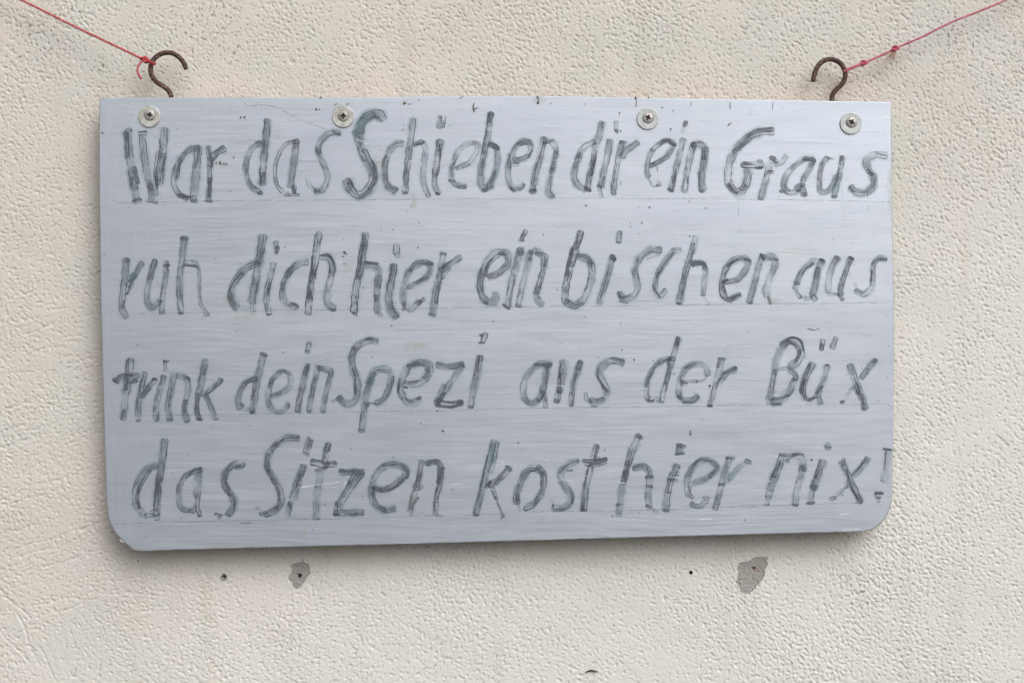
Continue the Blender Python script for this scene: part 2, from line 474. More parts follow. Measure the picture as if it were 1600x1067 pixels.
def build_wall():
    step = 1.5
    x0, x1, y0, y1 = -110, 1710, -90, 1160
    xs = np.arange(x0, x1, step); ys = np.arange(y0, y1, step)
    nx, ny = len(xs), len(ys)
    X, Y = np.meshgrid(xs, ys)
    # direction in which the float dragged the render, by place (degrees in the photo, clockwise down)
    ctl = [(100, 100, 40), (400, 60, 50), (800, 60, 52), (1200, 60, 56), (1500, 100, 58), (1500, 300, 45), (1480, 480, 28), (1500, 700, 22),
           (1500, 950, 28), (60, 330, 25), (60, 500, -12), (80, 700, -20), (100, 850, -24), (40, 1000, 62), (300, 980, 5), (450, 960, -30),
           (600, 880, -48), (900, 880, -48), (1200, 870, 62), (700, 1030, -28), (1000, 1000, 30), (1250, 1000, 40), (800, 500, 20)]
    cs = np.zeros_like(X); sn = np.zeros_like(X); ww = np.zeros_like(X)
    for (cx, cy, an) in ctl:
        wt = 1.0 / (((X - cx) ** 2 + (Y - cy) ** 2) + 3000.0) ** 1.6
        cs += wt * math.cos(2 * R(an)); sn += wt * math.sin(2 * R(an)); ww += wt
    ang = 0.5 * np.arctan2(sn, cs) + 0.22 * np.sin(X / 61.0 + Y / 83.0)
    fx = np.fft.fftfreq(nx, step)[None, :]; fy = np.fft.fftfreq(ny, step)[:, None]
    white = np.fft.fft2(RS.randn(ny, nx)); white2 = np.fft.fft2(RS.randn(ny, nx))
    NA = 10
    def oriented(wh, L, T):
        """noise blobs L px long, T px across, drawn out along the local direction"""
        acc = np.zeros((ny, nx)); wsum = np.zeros((ny, nx))
        for k in range(NA):
            th = math.pi * k / NA
            fl = fx * math.cos(th) + fy * math.sin(th); ft = -fx * math.sin(th) + fy * math.cos(th)
            H = np.exp(-0.5 * ((fl * L) ** 2 + (ft * T) ** 2) * (2 * math.pi) ** 2 / 4)
            H = H - 0.85 * np.exp(-0.5 * ((fl * L) ** 2 + (ft * T) ** 2) * (2 * math.pi) ** 2)
            f = np.real(np.fft.ifft2(wh * H)); f /= f.std()
            d = np.abs(((ang - th + math.pi / 2) % math.pi) - math.pi / 2)
            wt = np.clip(1 - d / (math.pi / NA), 0, 1)
            acc += f * wt; wsum += wt ** 2
        return acc / np.sqrt(wsum + 1e-6)
    n1 = oriented(white, 3.3, 2.3)
    n2 = oriented(white2, 3.1, 2.3)
    n0 = oriented(np.fft.fft2(RS.randn(ny, nx)), 2.0, 1.7)
    n3 = oriented(np.fft.fft2(RS.randn(ny, nx)), 26.0, 3.4)
    lf = np.real(np.fft.ifft2(np.fft.fft2(RS.randn(ny, nx)) * np.exp(-((fx ** 2 + fy ** 2)) * (2 * math.pi * 38) ** 2 / 2))); lf /= lf.std()
    lf2 = np.real(np.fft.ifft2(np.fft.fft2(RS.randn(ny, nx)) * np.exp(-((fx ** 2 + fy ** 2)) * (2 * math.pi * 14) ** 2 / 2))); lf2 /= lf2.std()
    # smoother just under and left of the sign, knobblier low down and to the right
    rough = 0.75 + 0.35 * np.clip((Y - 900) / 120, 0, 1) + 0.25 * np.clip((X - 1380) / 100, 0, 1) + 0.12 * lf
    rough = np.clip(rough - 0.35 * np.exp(-(((X - 380) / 330) ** 2 + ((Y - 900) / 50) ** 2)), 0.3, 1.5)
    pits = np.maximum(n2 - (1.12 - 0.16 * lf), 0)
    drag = np.maximum(np.abs(n3) - 1.9, 0) * np.clip(0.7 + 0.5 * lf, 0, 2)
    leftlow = np.clip((300 - X) / 200, 0, 1) * np.clip((Y - 420) / 120, 0, 1)
    h = 0.000034 * n0 + 0.000090 * np.minimum(n1, 0.25 + 0.9 * np.clip(rough - 0.6, 0, 1)) * rough + 0.00003 * np.maximum(n2, -1) * rough - 0.00135 * np.minimum(pits, 0.9) * (0.7 + 0.3 * rough)
    h -= 0.00012 * np.minimum(drag, 1.2)
    h -= 0.00007 * leftlow * np.maximum(n3, -0.5)
    h += 0.0004 * lf + 0.00010 * lf2
    # grooves where grit was dragged along: the ones one can pick out, and many short ones
    gr = [(652,1032,690,1004,1.2),(655,1058,700,1028,1.1),(640,1062,662,1045,1),(905,970,930,950,.9),(690,1025,722,1045,.6),(50,945,105,936,1),(105,936,150,935,1),(60,965,130,942,1),
          (150,925,260,930,.7),(0,920,45,965,1.3),(0,985,42,1032,1.3),(28,960,60,1040,1.4),(60,1010,90,1067,1.3),(20,870,90,855,.9),(35,855,160,815,1),(60,890,160,858,1),(0,833,60,820,1),
          (38,523,80,508,1.3),(100,528,135,520,1.1),(128,495,145,493,1),(85,485,105,482,1),(60,548,100,540,.9),(10,640,60,625,.9),(5,700,70,680,1),(60,760,120,740,.9),(0,790,80,770,.9),
          (1535,441,1556,446,1.5),(1560,446,1580,447,1.3),(1395,430,1470,434,1),(1410,400,1440,410,1),(1530,415,1546,415,1.2),(672,14,700,12,1),(797,26,809,23,1.4),(611,75,623,77,1),
          (664,872,682,853,1.2),(780,868,800,848,1),(798,924,812,910,1),(824,876,833,864,1.2),(870,870,884,856,.8),(905,922,932,903,.6),(1345,940,1370,925,.8),(1400,860,1412,857,1),
          (1310,960,1330,945,.8),(1285,985,1300,972,.7),(170,850,230,835,.7),(175,870,260,850,.7),(90,700,140,684,.9),(110,640,150,630,.8)]
    for _ in range(900):
        gx, gy = RS.uniform(x0, x1), RS.uniform(y0, y1)
        j_, i_ = int((gx - x0) / step), int((gy - y0) / step)
        a_ = ang[min(i_, ny - 1), min(j_, nx - 1)] + RS.randn() * 0.2
        l_ = RS.uniform(4, 15); gr.append((gx, gy, gx + l_ * math.cos(a_), gy + l_ * math.sin(a_), RS.uniform(.3, 1.0)))
    for (ax_, ay_, bx_, by_, d_) in gr:
        m_ = 6
        j0, j1 = int((min(ax_, bx_) - m_ - x0) / step), int((max(ax_, bx_) + m_ - x0) / step) + 1
        i0, i1 = int((min(ay_, by_) - m_ - y0) / step), int((max(ay_, by_) + m_ - y0) / step) + 1
        j0, i0, j1, i1 = max(j0, 0), max(i0, 0), min(j1, nx), min(i1, ny)
        if j1 <= j0 or i1 <= i0: continue
        xx, yy = X[i0:i1, j0:j1], Y[i0:i1, j0:j1]
        L_ = math.hypot(bx_ - ax_, by_ - ay_) + 1e-6
        t_ = ((xx - ax_) * (bx_ - ax_) + (yy - ay_) * (by_ - ay_)) / L_ ** 2
        e_ = ((xx - ax_) * (by_ - ay_) - (yy - ay_) * (bx_ - ax_)) / L_ + 1.6 * np.sin(t_ * L_ / 11.0 + ax_)
        tc = np.clip(t_, 0, 1)
        prof = np.exp(-(e_ / 1.3) ** 2) - 0.12 * np.exp(-((e_ + 3.2) / 1.8) ** 2)
        h[i0:i1, j0:j1] -= 0.00085 * d_ * prof * np.exp(-(((t_ - tc) * L_) / 2.0) ** 2) * (0.30 + 0.80 * np.clip(n1[i0:i1, j0:j1] + .25, 0, 1.3))
    fade = np.clip(np.minimum(np.minimum(X - x0, x1 - step - X), np.minimum(Y - y0, y1 - step - Y)) / 60.0, 0, 1)
    h *= fade
    # widening border out to the rest of the wall
    g = np.cumsum(step * 1.35 ** np.arange(1, 24)); g = g[g < 5200]
    XS = np.concatenate([xs[0] - g[::-1], xs, xs[-1] + g]); YS = np.concatenate([ys[0] - g[::-1], ys, ys[-1] + g])
    m = len(g)
    HH = np.zeros((len(YS), len(XS))); HH[m:m + ny, m:m + nx] = h
    GX, GY = np.meshgrid(XS, YS)
    s0 = (0 - CAMY) / DIST
    wx = (GX - 800) * K * s0; wz = (533.5 - GY) * K * s0
    co = np.stack([wx, -HH, wz], -1).reshape(-1, 3)
    NX, NY = len(XS), len(YS)
    idx = np.arange(NX * NY).reshape(NY, NX)
    q = np.stack([idx[:-1, :-1], idx[1:, :-1], idx[1:, 1:], idx[:-1, 1:]], -1).reshape(-1, 4)
    cxq = ((GX[:-1, :-1] + GX[1:, 1:]) / 2).reshape(-1); cyq = ((GY[:-1, :-1] + GY[1:, 1:]) / 2).reshape(-1)
    keep = np.ones(len(q), bool)
    for poly in (PATCH1, PATCH2, RING, HOLE):
        bx = [p[0] for p in poly]; by = [p[1] for p in poly]
        near = np.where((cxq > min(bx) - 3) & (cxq < max(bx) + 3) & (cyq > min(by) - 3) & (cyq < max(by) + 3))[0]
        keep[near[inside_poly(cxq[near], cyq[near], poly)]] = False
    q = q[keep]
    # back of the wall, so that it is a solid 0.24 m thick
    c4 = [idx[0, 0], idx[0, -1], idx[-1, -1], idx[-1, 0]]
    nb = len(co)
    back = co[c4].copy(); back[:, 1] = 0.24
    co = np.concatenate([co, back])
    me = bpy.data.meshes.new('wall')
    nq = len(q)
    ex = [(nb, nb + 1, nb + 2, nb + 3), ]
    ed = [(list(idx[0, :]), nb, nb + 1), (list(idx[:, -1]), nb + 1, nb + 2), (list(idx[-1, ::-1]), nb + 2, nb + 3), (list(idx[::-1, 0]), nb + 3, nb)]
    polys_extra = [tuple(e[0][::-1]) + (e[1], e[2]) for e in ed] + ex
    extra = np.concatenate([np.array(p_, int) for p_ in polys_extra])
    loops = np.concatenate([q.reshape(-1), extra])
    starts = np.concatenate([np.arange(nq) * 4, nq * 4 + np.concatenate([[0], np.cumsum([len(p_) for p_ in polys_extra])[:-1]])])
    me.vertices.add(len(co)); me.vertices.foreach_set('co', co.astype(np.float32).reshape(-1))
    me.loops.add(len(loops)); me.loops.foreach_set('vertex_index', loops.astype(np.int32))
    me.polygons.add(len(starts)); me.polygons.foreach_set('loop_start', starts.astype(np.int32))
    sm = np.ones(len(starts), bool); sm[nq:] = False
    me.update(calc_edges=True)
    me.polygons.foreach_set('use_smooth', sm)
    me.validate()
    return me

wall = link('wall', build_wall(), M_wall)
props(wall, 'cream rendered house wall with rough trowelled plaster behind the hanging sign', 'wall')

def recess(name, poly, depth, holes, grow=2.2, mat=None, label=None, step=0.7, amp=0.00022):
    bx = [p[0] for p in poly]; by = [p[1] for p in poly]
    xs = np.arange(min(bx) - grow, max(bx) + grow, step); ys = np.arange(min(by) - grow, max(by) + grow, step)
    X, Y = np.meshgrid(xs, ys)
    rs = np.random.RandomState(len(poly))
    n = rs.randn(*X.shape)
    for _ in range(2):
        n = (n + np.roll(n, 1, 0) + np.roll(n, -1, 0) + np.roll(n, 1, 1) + np.roll(n, -1, 1)) / 2.6
    d = depth + amp * n
    for (hx, hy, hr, hd, el) in holes:
        rr = np.hypot(X - hx, (Y - hy) / el) + 0.35 * n * 0.5
        d = d + hd * np.clip((hr - rr) / (hr * 0.35), 0, 1)
    # keep only cells near the outline
    ins = inside_poly(X, Y, poly)
    g = ins.copy()
    for _ in range(int(grow / step) - 1):
        g = g | np.roll(g, 1, 0) | np.roll(g, -1, 0) | np.roll(g, 1, 1) | np.roll(g, -1, 1)
    verts = []; idm = {}
    faces = []
    def vid(i, j):
        if (i, j) not in idm:
            idm[(i, j)] = len(verts)
            v = P(X[i, j], Y[i, j], 0.0); verts.append((v.x, d[i, j], v.z))
        return idm[(i, j)]
    for i in range(X.shape[0] - 1):
        for j in range(X.shape[1] - 1):
            if g[i, j] and g[i + 1, j + 1]:
                faces.append((vid(i, j), vid(i + 1, j), vid(i + 1, j + 1), vid(i, j + 1)))
    o = link(name, mesh(name, verts, faces), mat or M_mortar, wall)
    if label: o['label'] = label
    return o

recess('mortar_patch', PATCH1, 0.0016, [(320 + 1180 * .125, 850 + 398 * .125, 3.1, 0.012, 1.35)], label='bare grey mortar patch with a drill hole under the left of the sign')
recess('mortar_patch', PATCH2, 0.0016, [(1060 + 945 * .125, 850 + 300 * .125, 2.3, 0.010, 0.8)], label='larger bare grey mortar patch with a rusty hole under the right of the sign')
recess('drill_hole', RING, 0.0014, [(349.5, 901, 2.5, 0.014, 1.0)], label='small drill hole with a grey rim, leftmost under the sign')
recess('drill_hole', HOLE, 0.0014, [(1079.5, 894, 3.0, 0.014, 1.0)], mat=M_hole, label='tiny dark drill hole left of the larger mortar patch')

def crack(pts, half, depth=0.0003):
    c = catmull(pts, 1.0)
    v, f = [], []
    for i, p in enumerate(c):
        t = i / (len(c) - 1)
        hw = half * math.sin(math.pi * min(max(t, 0.03), 0.97)) ** 0.7
        for s in (-0.3, 1):
            q = P(p[0], p[1] + hw * s, 0); v.append((q.x, -0.0012, q.z))
        for s in (-0.3, 1):
            q = P(p[0], p[1] + hw * s, 0); v.append((q.x, 0.001, q.z))
    for i in range(len(c) - 1):
        a, b = i * 4, (i + 1) * 4
        f += [(a, a + 1, b + 1, b), (a + 1, a + 3, b + 3, b + 1), (a, b, b + 2, a + 2)]
    return mesh('crack_shade_strip', v, f, False)
link('crack_shade_strip', crack([(914, 1050), (919, 1047.2), (924, 1046.3), (929, 1047.2), (934, 1048.6)], 1.9), M_hole, wall)  # crack drawn as a raised dark strip, its shade put into the colour

# ------------------------------------------------------------------ the ground in front of the wall (below the frame; its light comes back up)
def m_ground():
    n = NT('pavement')
    g = n.noise(n.pos(), 40, 5, 0.7)
    return n.set(Base_Color=n.mix(g, (0.095, 0.093, 0.09), (0.14, 0.137, 0.13)), Roughness=0.9)
gm = mesh('ground', [(-60, 0.1, -1.25), (60, 0.1, -1.25), (60, -90, -1.25), (-60, -90, -1.25)], [(0, 3, 2, 1)], False)
link('ground', gm, m_ground(), kind='structure')

# ------------------------------------------------------------------ the sign
sign = empty('hanging_sign', B(775, 500, -0.01), 'silver grey painted wooden board with four lines of hand-lettered German verse, hanging on the wall', 'sign')

def panel_outline():
    top = [(155.5, 157), (160, 153.5), (200, 153), (300, 153), (420, 153), (560, 152.6), (700, 150.6), (845, 150), (900, 151), (1000, 153), (1100, 155), (1200, 156.5), (1300, 158), (1390, 159.5)]
    right = [(1392.5, 162), (1393, 260), (1394.5, 360), (1396, 460), (1396.5, 560), (1396, 660), (1394.5, 745)]
    rc = [(1394, 775), (1391, 792), (1384, 808), (1374, 820), (1363, 827), (1350, 830)]
    bot = [(1250, 832.5), (1100, 836.5), (900, 842), (760, 846), (600, 850.5), (450, 854), (320, 857.5), (219, 860.5)]
    lc = [(207, 857), (192, 846), (180, 832), (172, 817), (168, 800), (166.5, 783)]
    left = [(164.5, 720), (162.5, 650), (160, 560), (157, 450), (156, 350), (155, 250)]
    pts = top + right + rc + bot + lc + left
    out = []
    for i in range(len(pts)):
        a, b = np.array(pts[i]), np.array(pts[(i + 1) % len(pts)])
        n = max(1, int(np.linalg.norm(b - a) / 7))
        for k in range(n):
            out.append(a + (b - a) * k / n + (np.array([random.gauss(0, .16), random.gauss(0, .16)]) if k else 0))
    return out

def build_panel():
    ol = panel_outline()
    th = 0.0065
    bm = bmesh.new()
    cen = np.mean(np.array(ol), 0)
    # a fine chamfer round the front edge
    def ring(inset, off):
        out = []
        for p in ol:
            d = cen - p; d = d / np.linalg.norm(d)
            q = p + np.sign(d) * np.minimum(np.abs(d) * 3, 1) * inset
            out.append(bm.verts.new(B(q[0], q[1], off)))
        return out
    r0, r1, r2, r3 = ring(1.1, 0), ring(0.25, -0.0003), ring(0, -0.0009), ring(0, -th)
    n = len(ol)
    f = bm.faces.new(r0); f.material_index = 0
    for a, b, m in ((r0, r1, 0), (r1, r2, 0), (r2, r3, 1)):
        for i in range(n):
            j = (i + 1) % n
            fc = bm.faces.new((a[i], a[j], b[j], b[i])); fc.material_index = m; fc.smooth = m == 0
    f = bm.faces.new(r3[::-1]); f.material_index = 1
    bmesh.ops.recalc_face_normals(bm, faces=bm.faces)
    bmesh.ops.triangulate(bm, faces=[q for q in bm.faces if len(q.verts) > 4])
    me = bpy.data.meshes.new('panel'); bm.to_mesh(me); bm.free()
    return me
panel = link('panel', build_panel(), [M_panel, M_edge], sign)

# batten behind the top edge that takes screws and hooks
def box_on_board(x0, x1, y0, y1, o0, o1):
    v = [B(x, y, o) for o in (o0, o1) for (x, y) in ((x0, y0), (x1, y0), (x1, y1), (x0, y1))]
    f = [(0, 1, 2, 3), (7, 6, 5, 4), (0, 4, 5, 1), (1, 5, 6, 2), (2, 6, 7, 3), (3, 7, 4, 0)]
    return mesh('batten', v, f, False)
link('batten', box_on_board(172, 1380, 161, 207, -0.0066, -0.0222), M_wood, sign)

# ------------------------------------------------------------------ washers and screws
def lathe(prof, seg=40):
    v, f = [], []
    for (r, h) in prof:
        for k in range(seg):
            a = 2 * math.pi * k / seg
            v.append((r * math.cos(a), -h, r * math.sin(a)))
    for i in range(len(prof) - 1):
        for k in range(seg):
            k2 = (k + 1) % seg
            f.append((i * seg + k, i * seg + k2, (i + 1) * seg + k2, (i + 1) * seg + k))
    return v, f
U = K
def washer_mesh():
    v, f = lathe([(17.1 * U, 0), (17.3 * U, .0004), (17.3 * U, .0012), (17.05 * U, .00145), (16.6 * U, .00155), (12 * U, .0015), (8.9 * U, .00145), (8.5 * U, .0012), (8.4 * U, .0004), (6.6 * U, 0.0003)])
    return mesh('washer', v, f, False)
def screw_mesh():
    n = 56; rr = 8.0 * U
    v, f, fm = [], [], []
    ids = {}
    def hgt(x, y):
        r = math.hypot(x, y) / rr
        h = 0.0013 + 0.0010 * math.sqrt(max(0, 1 - r * r)) if r <= 1 else 0.0013
        x_, y_ = abs(x) / rr, abs(y) / rr
        d = min(max(x_ - 0.60, y_ - 0.17), max(y_ - 0.60, x_ - 0.17), math.hypot(x_, y_) - 0.34)
        if d < 0: h -= 0.0019 * min(1, -d / 0.05)
        return h, d < -0.01
    for i in range(n):
        for j in range(n):
            a, b = -1 + 2 * i / (n - 1), -1 + 2 * j / (n - 1)
            # square to disc
            x = a * math.sqrt(1 - b * b / 2) * rr; y = b * math.sqrt(1 - a * a / 2) * rr
            h, dk = hgt(x, y)
            v.append((x, -h, y)); ids[(i, j)] = (len(v) - 1, dk)
    rim = []
    for i in range(n - 1):
        for j in range(n - 1):
            q = [ids[(i, j)], ids[(i + 1, j)], ids[(i + 1, j + 1)], ids[(i, j + 1)]]
            f.append(tuple(t[0] for t in q)); fm.append(1 if sum(t[1] for t in q) >= 3 else 0)
    loop = [ids[(i, 0)][0] for i in range(n - 1)] + [ids[(n - 1, j)][0] for j in range(n - 1)] + [ids[(i, n - 1)][0] for i in range(n - 1, 0, -1)] + [ids[(0, j)][0] for j in range(n - 1, 0, -1)]
    for k in range(len(loop)):
        a, b = loop[k], loop[(k + 1) % len(loop)]
        for q in ((a, 0), (b, 0)): pass
        va, vb = v[a], v[b]
        v.append((va[0], -0.0005, va[2])); v.append((vb[0], -0.0005, vb[2]))
        f.append((a, b, len(v) - 1, len(v) - 2)); fm.append(0)
    me = mesh('screw', v, f)
    me.polygons.foreach_set('material_index', fm)
    return me
wm, sm_ = washer_mesh(), screw_mesh()
wm.materials.append(M_washer)
wm2 = wm.copy(); wm2.materials.clear(); wm2.materials.append(M_washer2)
sm_.materials.append(M_screw); sm_.materials.append(M_hole)  # recess faces take the near-black tone, painted shade with grime
wrot = Matrix((EX, -PN, EZ)).transposed().to_4x4()
for (px, py, sx, sy, rot, ml) in ((233.5, 182.5, 234.3, 180.5, 12, wm), (536.5, 182.8, 536.5, 182, 8, wm), (1012, 186, 1012.3, 184.8, 24, wm2), (1329.3, 193.3, 1330, 191.6, 30, wm2)):
    o = bpy.data.objects.new('washer', ml); COL.objects.link(o); o.parent = sign
    ow = Matrix.Translation(B(px, py, 0.0)) @ wrot @ Matrix.Rotation(R(rot * 3), 4, 'Y')
    o.matrix_local = Matrix.Translation(-sign.location) @ ow
    s = bpy.data.objects.new('screw', sm_); COL.objects.link(s); s.parent = o
    w0 = Matrix.Translation(B(sx, sy, 0.0)) @ wrot @ Matrix.Rotation(R(rot), 4, 'Y')
    s.matrix_local = ow.inverted() @ w0

# ------------------------------------------------------------------ rusty screw hooks
HY = -0.0125
def hook(pts, r, yend):
    n = len(pts)
    path2 = catmull(pts, 1.6)
    pth = [P(p[0], p[1], yend) for p in path2]
    rad = [r * (1 + 0.035 * math.sin(i * 1.7) + random.uniform(-.025, .025)) for i in range(len(pth))]
    v, f = [], []
    tube(v, f, pth, rad, 14, True, 0.02)
    me = mesh('screw_hook', v, f)
    return me
h1 = hook([(140 + x * .15, 60 + y * .15) for x, y in ((1008, 322), (972, 245), (920, 190), (860, 157), (800, 152), (740, 167), (690, 200), (655, 245),
     (636, 310), (648, 390), (692, 450), (758, 497), (815, 538), (846, 590), (850, 650), (850, 800))], 3.95 * K, -0.021)
link('screw_hook', h1, M_rust, sign, label='rusty open screw hook at the upper left of the board')
h2 = hook([(1240 + x * .16863, 40 + y * .16863) for x, y in ((180, 522), (197, 440), (235, 365), (290, 325), (350, 315), (410, 335), (455, 378), (478, 440),
     (472, 500), (438, 555), (388, 602), (358, 650), (355, 705), (355, 860))], 3.95 * K, -0.0155)
link('screw_hook', h2, M_rust, sign, label='rusty open screw hook at the upper right of the board')

# ------------------------------------------------------------------ lettering
Z = .1875
LT = []      # (letter, ox, oy, [ (width, dark, [pts]) ... ])
def line(ox, oy, txt):
    for row in txt.strip().split('\n'):
        nm, rest = row.split(':', 1)
        st = []
        for s in rest.split(';'):
            a = [float(t) for t in s.replace(',', ' ').split()]
            st.append((a[0] * Z, a[1], [(ox + a[i] * Z, oy + a[i + 1] * Z) for i in range(2, len(a), 2)]))
        LT.append((nm.strip(), st))
line(180, 160, '''
W: 68 .55 105,245 120,430 140,600 160,720 ; 64 .42 150,640 175,815 ; 34 .8 162,545 190,670 ; 50 .9 162,825 205,822 ; 42 .8 95,235 125,232 ; 45 .8 88,260 95,310 100,460 ; 68 .5 225,262 235,400 262,580 300,735 ; 46 .8 200,262 255,255 ; 50 .42 282,660 305,810 ; 34 .8 270,815 345,830 ; 75 .7 408,232 398,400 375,560 365,675 ; 45 .75 362,420 338,600 340,770
a: 52 .62 690,378 610,402 540,482 500,580 488,680 530,760 600,798 ; 72 .5 690,380 682,500 668,650 650,800 ; 30 .95 540,470 520,625 ; 38 .95 540,775 600,798 670,795 ; 34 .7 640,825 675,825
r: 48 .68 778,375 785,500 788,640 775,820 ; 62 .7 800,480 840,425 905,388 ; 50 .7 800,470 795,530 ; 36 .85 790,640 785,780 ; 30 .8 755,822 800,822
''')
line(370, 160, '''
d: 48 .6 195,338 120,392 80,500 80,620 120,700 195,752 ; 66 .72 255,155 240,300 222,500 208,680 ; 38 .95 243,152 243,165 ; 34 .9 205,600 208,675 ; 36 .8 190,760 205,762 ; 30 .8 165,335 195,340
a: 40 .52 505,322 410,352 345,450 318,560 330,680 375,745 ; 58 .5 498,325 482,450 462,600 450,700 ; 30 .9 470,330 515,335 ; 44 1 478,705 478,745 ; 26 .9 400,772 515,770 ; 20 .7 420,750 440,780
s: 52 .5 855,262 780,258 710,312 678,390 700,470 745,570 755,650 715,728 655,742 ; 34 .85 672,400 690,420 ; 24 .9 650,742 690,740 ; 40 .45 595,655 612,700 650,740 ; 16 .8 800,245 860,268
S: 84 .6 1215,135 1180,100 1100,112 1035,180 1018,260 1030,360 1090,480 1130,570 1130,660 1085,738 1015,772 950,725 920,660 ; 50 .7 980,245 1000,300 1030,400 1065,480 ; 60 .55 1140,100 1050,160 1030,250 ; 40 .6 1150,540 1155,640 1110,720 ; 40 .6 940,680 1000,775
c: 56 .62 1382,342 1320,355 1268,420 1235,520 1235,630 1268,708 1325,728 ; 34 .8 1250,700 1335,725 ; 32 .5 1300,765 1310,765
h: 58 .72 1470,145 1450,300 1430,450 1412,600 1405,745 ; 30 .9 1390,755 1415,752 ; 48 .42 1480,355 1540,335 1572,390 1558,500 1552,620 1570,720 1598,780 ; 34 .75 1480,350 1550,335
''')
line(620, 160, '''
i: 62 .78 360,325 342,450 322,600 ; 52 .4 320,560 315,690 345,755 ; 46 .7 358,125 352,212 ; 26 .6 400,130 388,205 ; 26 .7 335,755 350,765
e: 46 .42 500,552 600,505 660,425 672,352 600,342 520,400 470,500 448,600 480,680 570,700 ; 26 .8 500,548 600,520 ; 40 .6 490,440 462,540 465,610 ; 28 .7 440,655 480,660 ; 30 .75 510,705 570,710
b: 58 .55 785,95 762,250 732,400 702,550 700,680 735,722 ; 58 .65 782,100 768,180 ; 52 .5 775,350 832,385 838,500 812,610 765,705 ; 42 .9 790,338 840,385 ; 38 .8 720,735 800,712 ; 34 .65 730,420 700,600 ; 30 .7 820,570 780,680
e: 48 .5 975,485 1070,462 1115,400 1100,335 1030,332 965,420 932,520 930,640 970,722 1055,690 ; 40 .85 1010,352 1110,332 ; 32 .85 990,492 1105,442 ; 34 .7 975,520 1010,518 ; 26 .9 935,705 975,740 ; 26 .8 1030,730 1060,690 ; 38 .7 932,440 938,540
n: 58 .72 1228,305 1202,430 1162,570 1130,750 ; 50 .45 1232,322 1290,332 1325,400 1305,520 1275,640 1262,740 1298,790 ; 38 .8 1120,745 1150,735 ; 34 .7 1325,420 1300,560 ; 30 .75 1230,340 1300,320 ; 24 .7 1275,795 1300,790
''')
line(870, 160, '''
d: 52 .62 310,332 230,372 182,460 150,560 150,640 190,700 240,728 ; 54 .72 375,172 350,290 318,375 302,500 278,600 250,725 ; 34 .8 185,430 150,540 ; 34 .85 310,470 285,600 ; 36 .9 240,720 275,735 ; 30 .6 130,640 145,700
i: 56 .6 442,322 422,450 388,600 368,700 ; 36 .55 350,700 370,780 ; 46 .85 492,172 496,225 ; 30 .6 495,235 500,250
r: 52 .65 545,335 512,480 490,600 475,700 475,760 ; 52 .62 545,455 585,400 672,338 ; 30 .85 535,330 575,338
e: 44 .52 780,532 880,478 950,405 965,340 900,322 820,372 770,460 750,560 760,620 ; 22 .25 765,640 800,700 860,690 ; 36 .85 790,518 880,480 930,455 ; 40 .75 800,400 900,325 985,355 ; 30 .7 850,670 862,690
i: 52 .65 1055,312 1022,450 982,600 950,732 ; 42 .85 1075,170 1065,190 ; 34 .35 1058,215 1052,240 ; 32 .85 935,725 960,738
n: 58 .62 1142,352 1112,450 1082,600 1065,738 ; 58 .7 1135,358 1190,345 1238,400 1222,520 1205,620 1212,738 ; 26 .8 1190,590 1192,700 1210,740 ; 44 .75 1232,380 1225,470
''')
line(1110, 160, '''
G: 72 .6 515,242 430,244 330,284 240,362 182,450 150,560 150,660 192,728 240,748 288,702 318,600 312,565 ; 26 .85 515,232 400,240 320,275 210,390 ; 40 .7 330,300 260,360 200,410 ; 26 .8 150,685 220,760 300,700 ; 62 .85 275,520 425,525 ; 26 1 380,545 425,545 ; 26 1 400,492 430,492
r: 56 .62 522,465 482,560 452,680 422,800 ; 44 .35 545,520 600,500 632,450 ; 34 .8 485,580 515,585 ; 36 .85 505,460 555,495 ; 28 .7 410,800 430,800
a: 50 .52 850,472 780,475 702,532 640,600 612,680 632,740 700,750 748,695 ; 46 .6 860,478 822,560 772,660 785,775 ; 34 .85 785,470 865,480 830,530 ; 28 .8 585,740 620,742 ; 34 .7 710,700 775,690 ; 34 .6 760,765 795,770 ; 28 .8 725,735 745,735
u: 46 .62 972,465 932,520 912,620 910,720 940,752 1000,722 1050,620 ; 50 .6 1100,462 1082,560 1052,680 1032,780 ; 20 .8 975,462 1020,470 ; 42 .8 1100,460 1095,510 ; 34 .5 1020,790 1045,785
s: 60 .48 1462,445 1370,438 1300,482 1312,550 1350,610 1360,690 1300,750 1220,750 1170,712 ; 20 .9 1380,425 1468,448 ; 38 .8 1315,575 1345,600 ; 30 .7 1165,705 1195,740
''')
line(170, 340, '''
r: 60 .72 145,352 135,480 115,640 110,760 145,825 ; 48 .55 275,378 222,470 160,565 ; 48 .7 215,480 165,520 ; 28 .8 205,540 150,632 ; 30 .7 120,360 165,355 ; 24 .9 135,632 170,635
u: 52 .48 385,358 352,470 322,600 322,700 360,755 410,712 428,690 ; 48 .5 480,372 475,480 452,620 440,785 ; 38 .85 380,362 365,410 ; 26 .9 460,400 500,400 ; 26 .8 415,695 435,700 ; 26 .8 425,795 455,795
h: 56 .7 630,172 612,330 592,500 590,650 602,785 ; 40 .85 610,175 650,175 ; 38 .3 640,368 720,378 750,450 755,600 770,720 820,805 ; 22 .9 640,395 740,408 ; 28 .9 635,395 655,392 ; 22 .9 585,795 615,795 ; 24 .7 795,815 835,812
d: 64 .55 1240,382 1150,422 1072,500 1022,600 1022,690 1060,750 ; 30 .2 1060,755 1160,755 ; 40 .8 1110,470 1040,560 1010,640 1040,730 ; 72 .65 1285,160 1262,300 1242,420 1212,600 1195,700 ; 40 .3 1190,720 1195,800 ; 32 .9 1225,378 1250,385 ; 30 .5 1215,720 1215,775
i: 54 .72 1372,388 1350,480 1322,600 1315,700 1335,800 ; 50 .8 1390,208 1392,250 ; 42 .7 1405,250 1395,290 ; 22 .8 1325,810 1345,808
''')
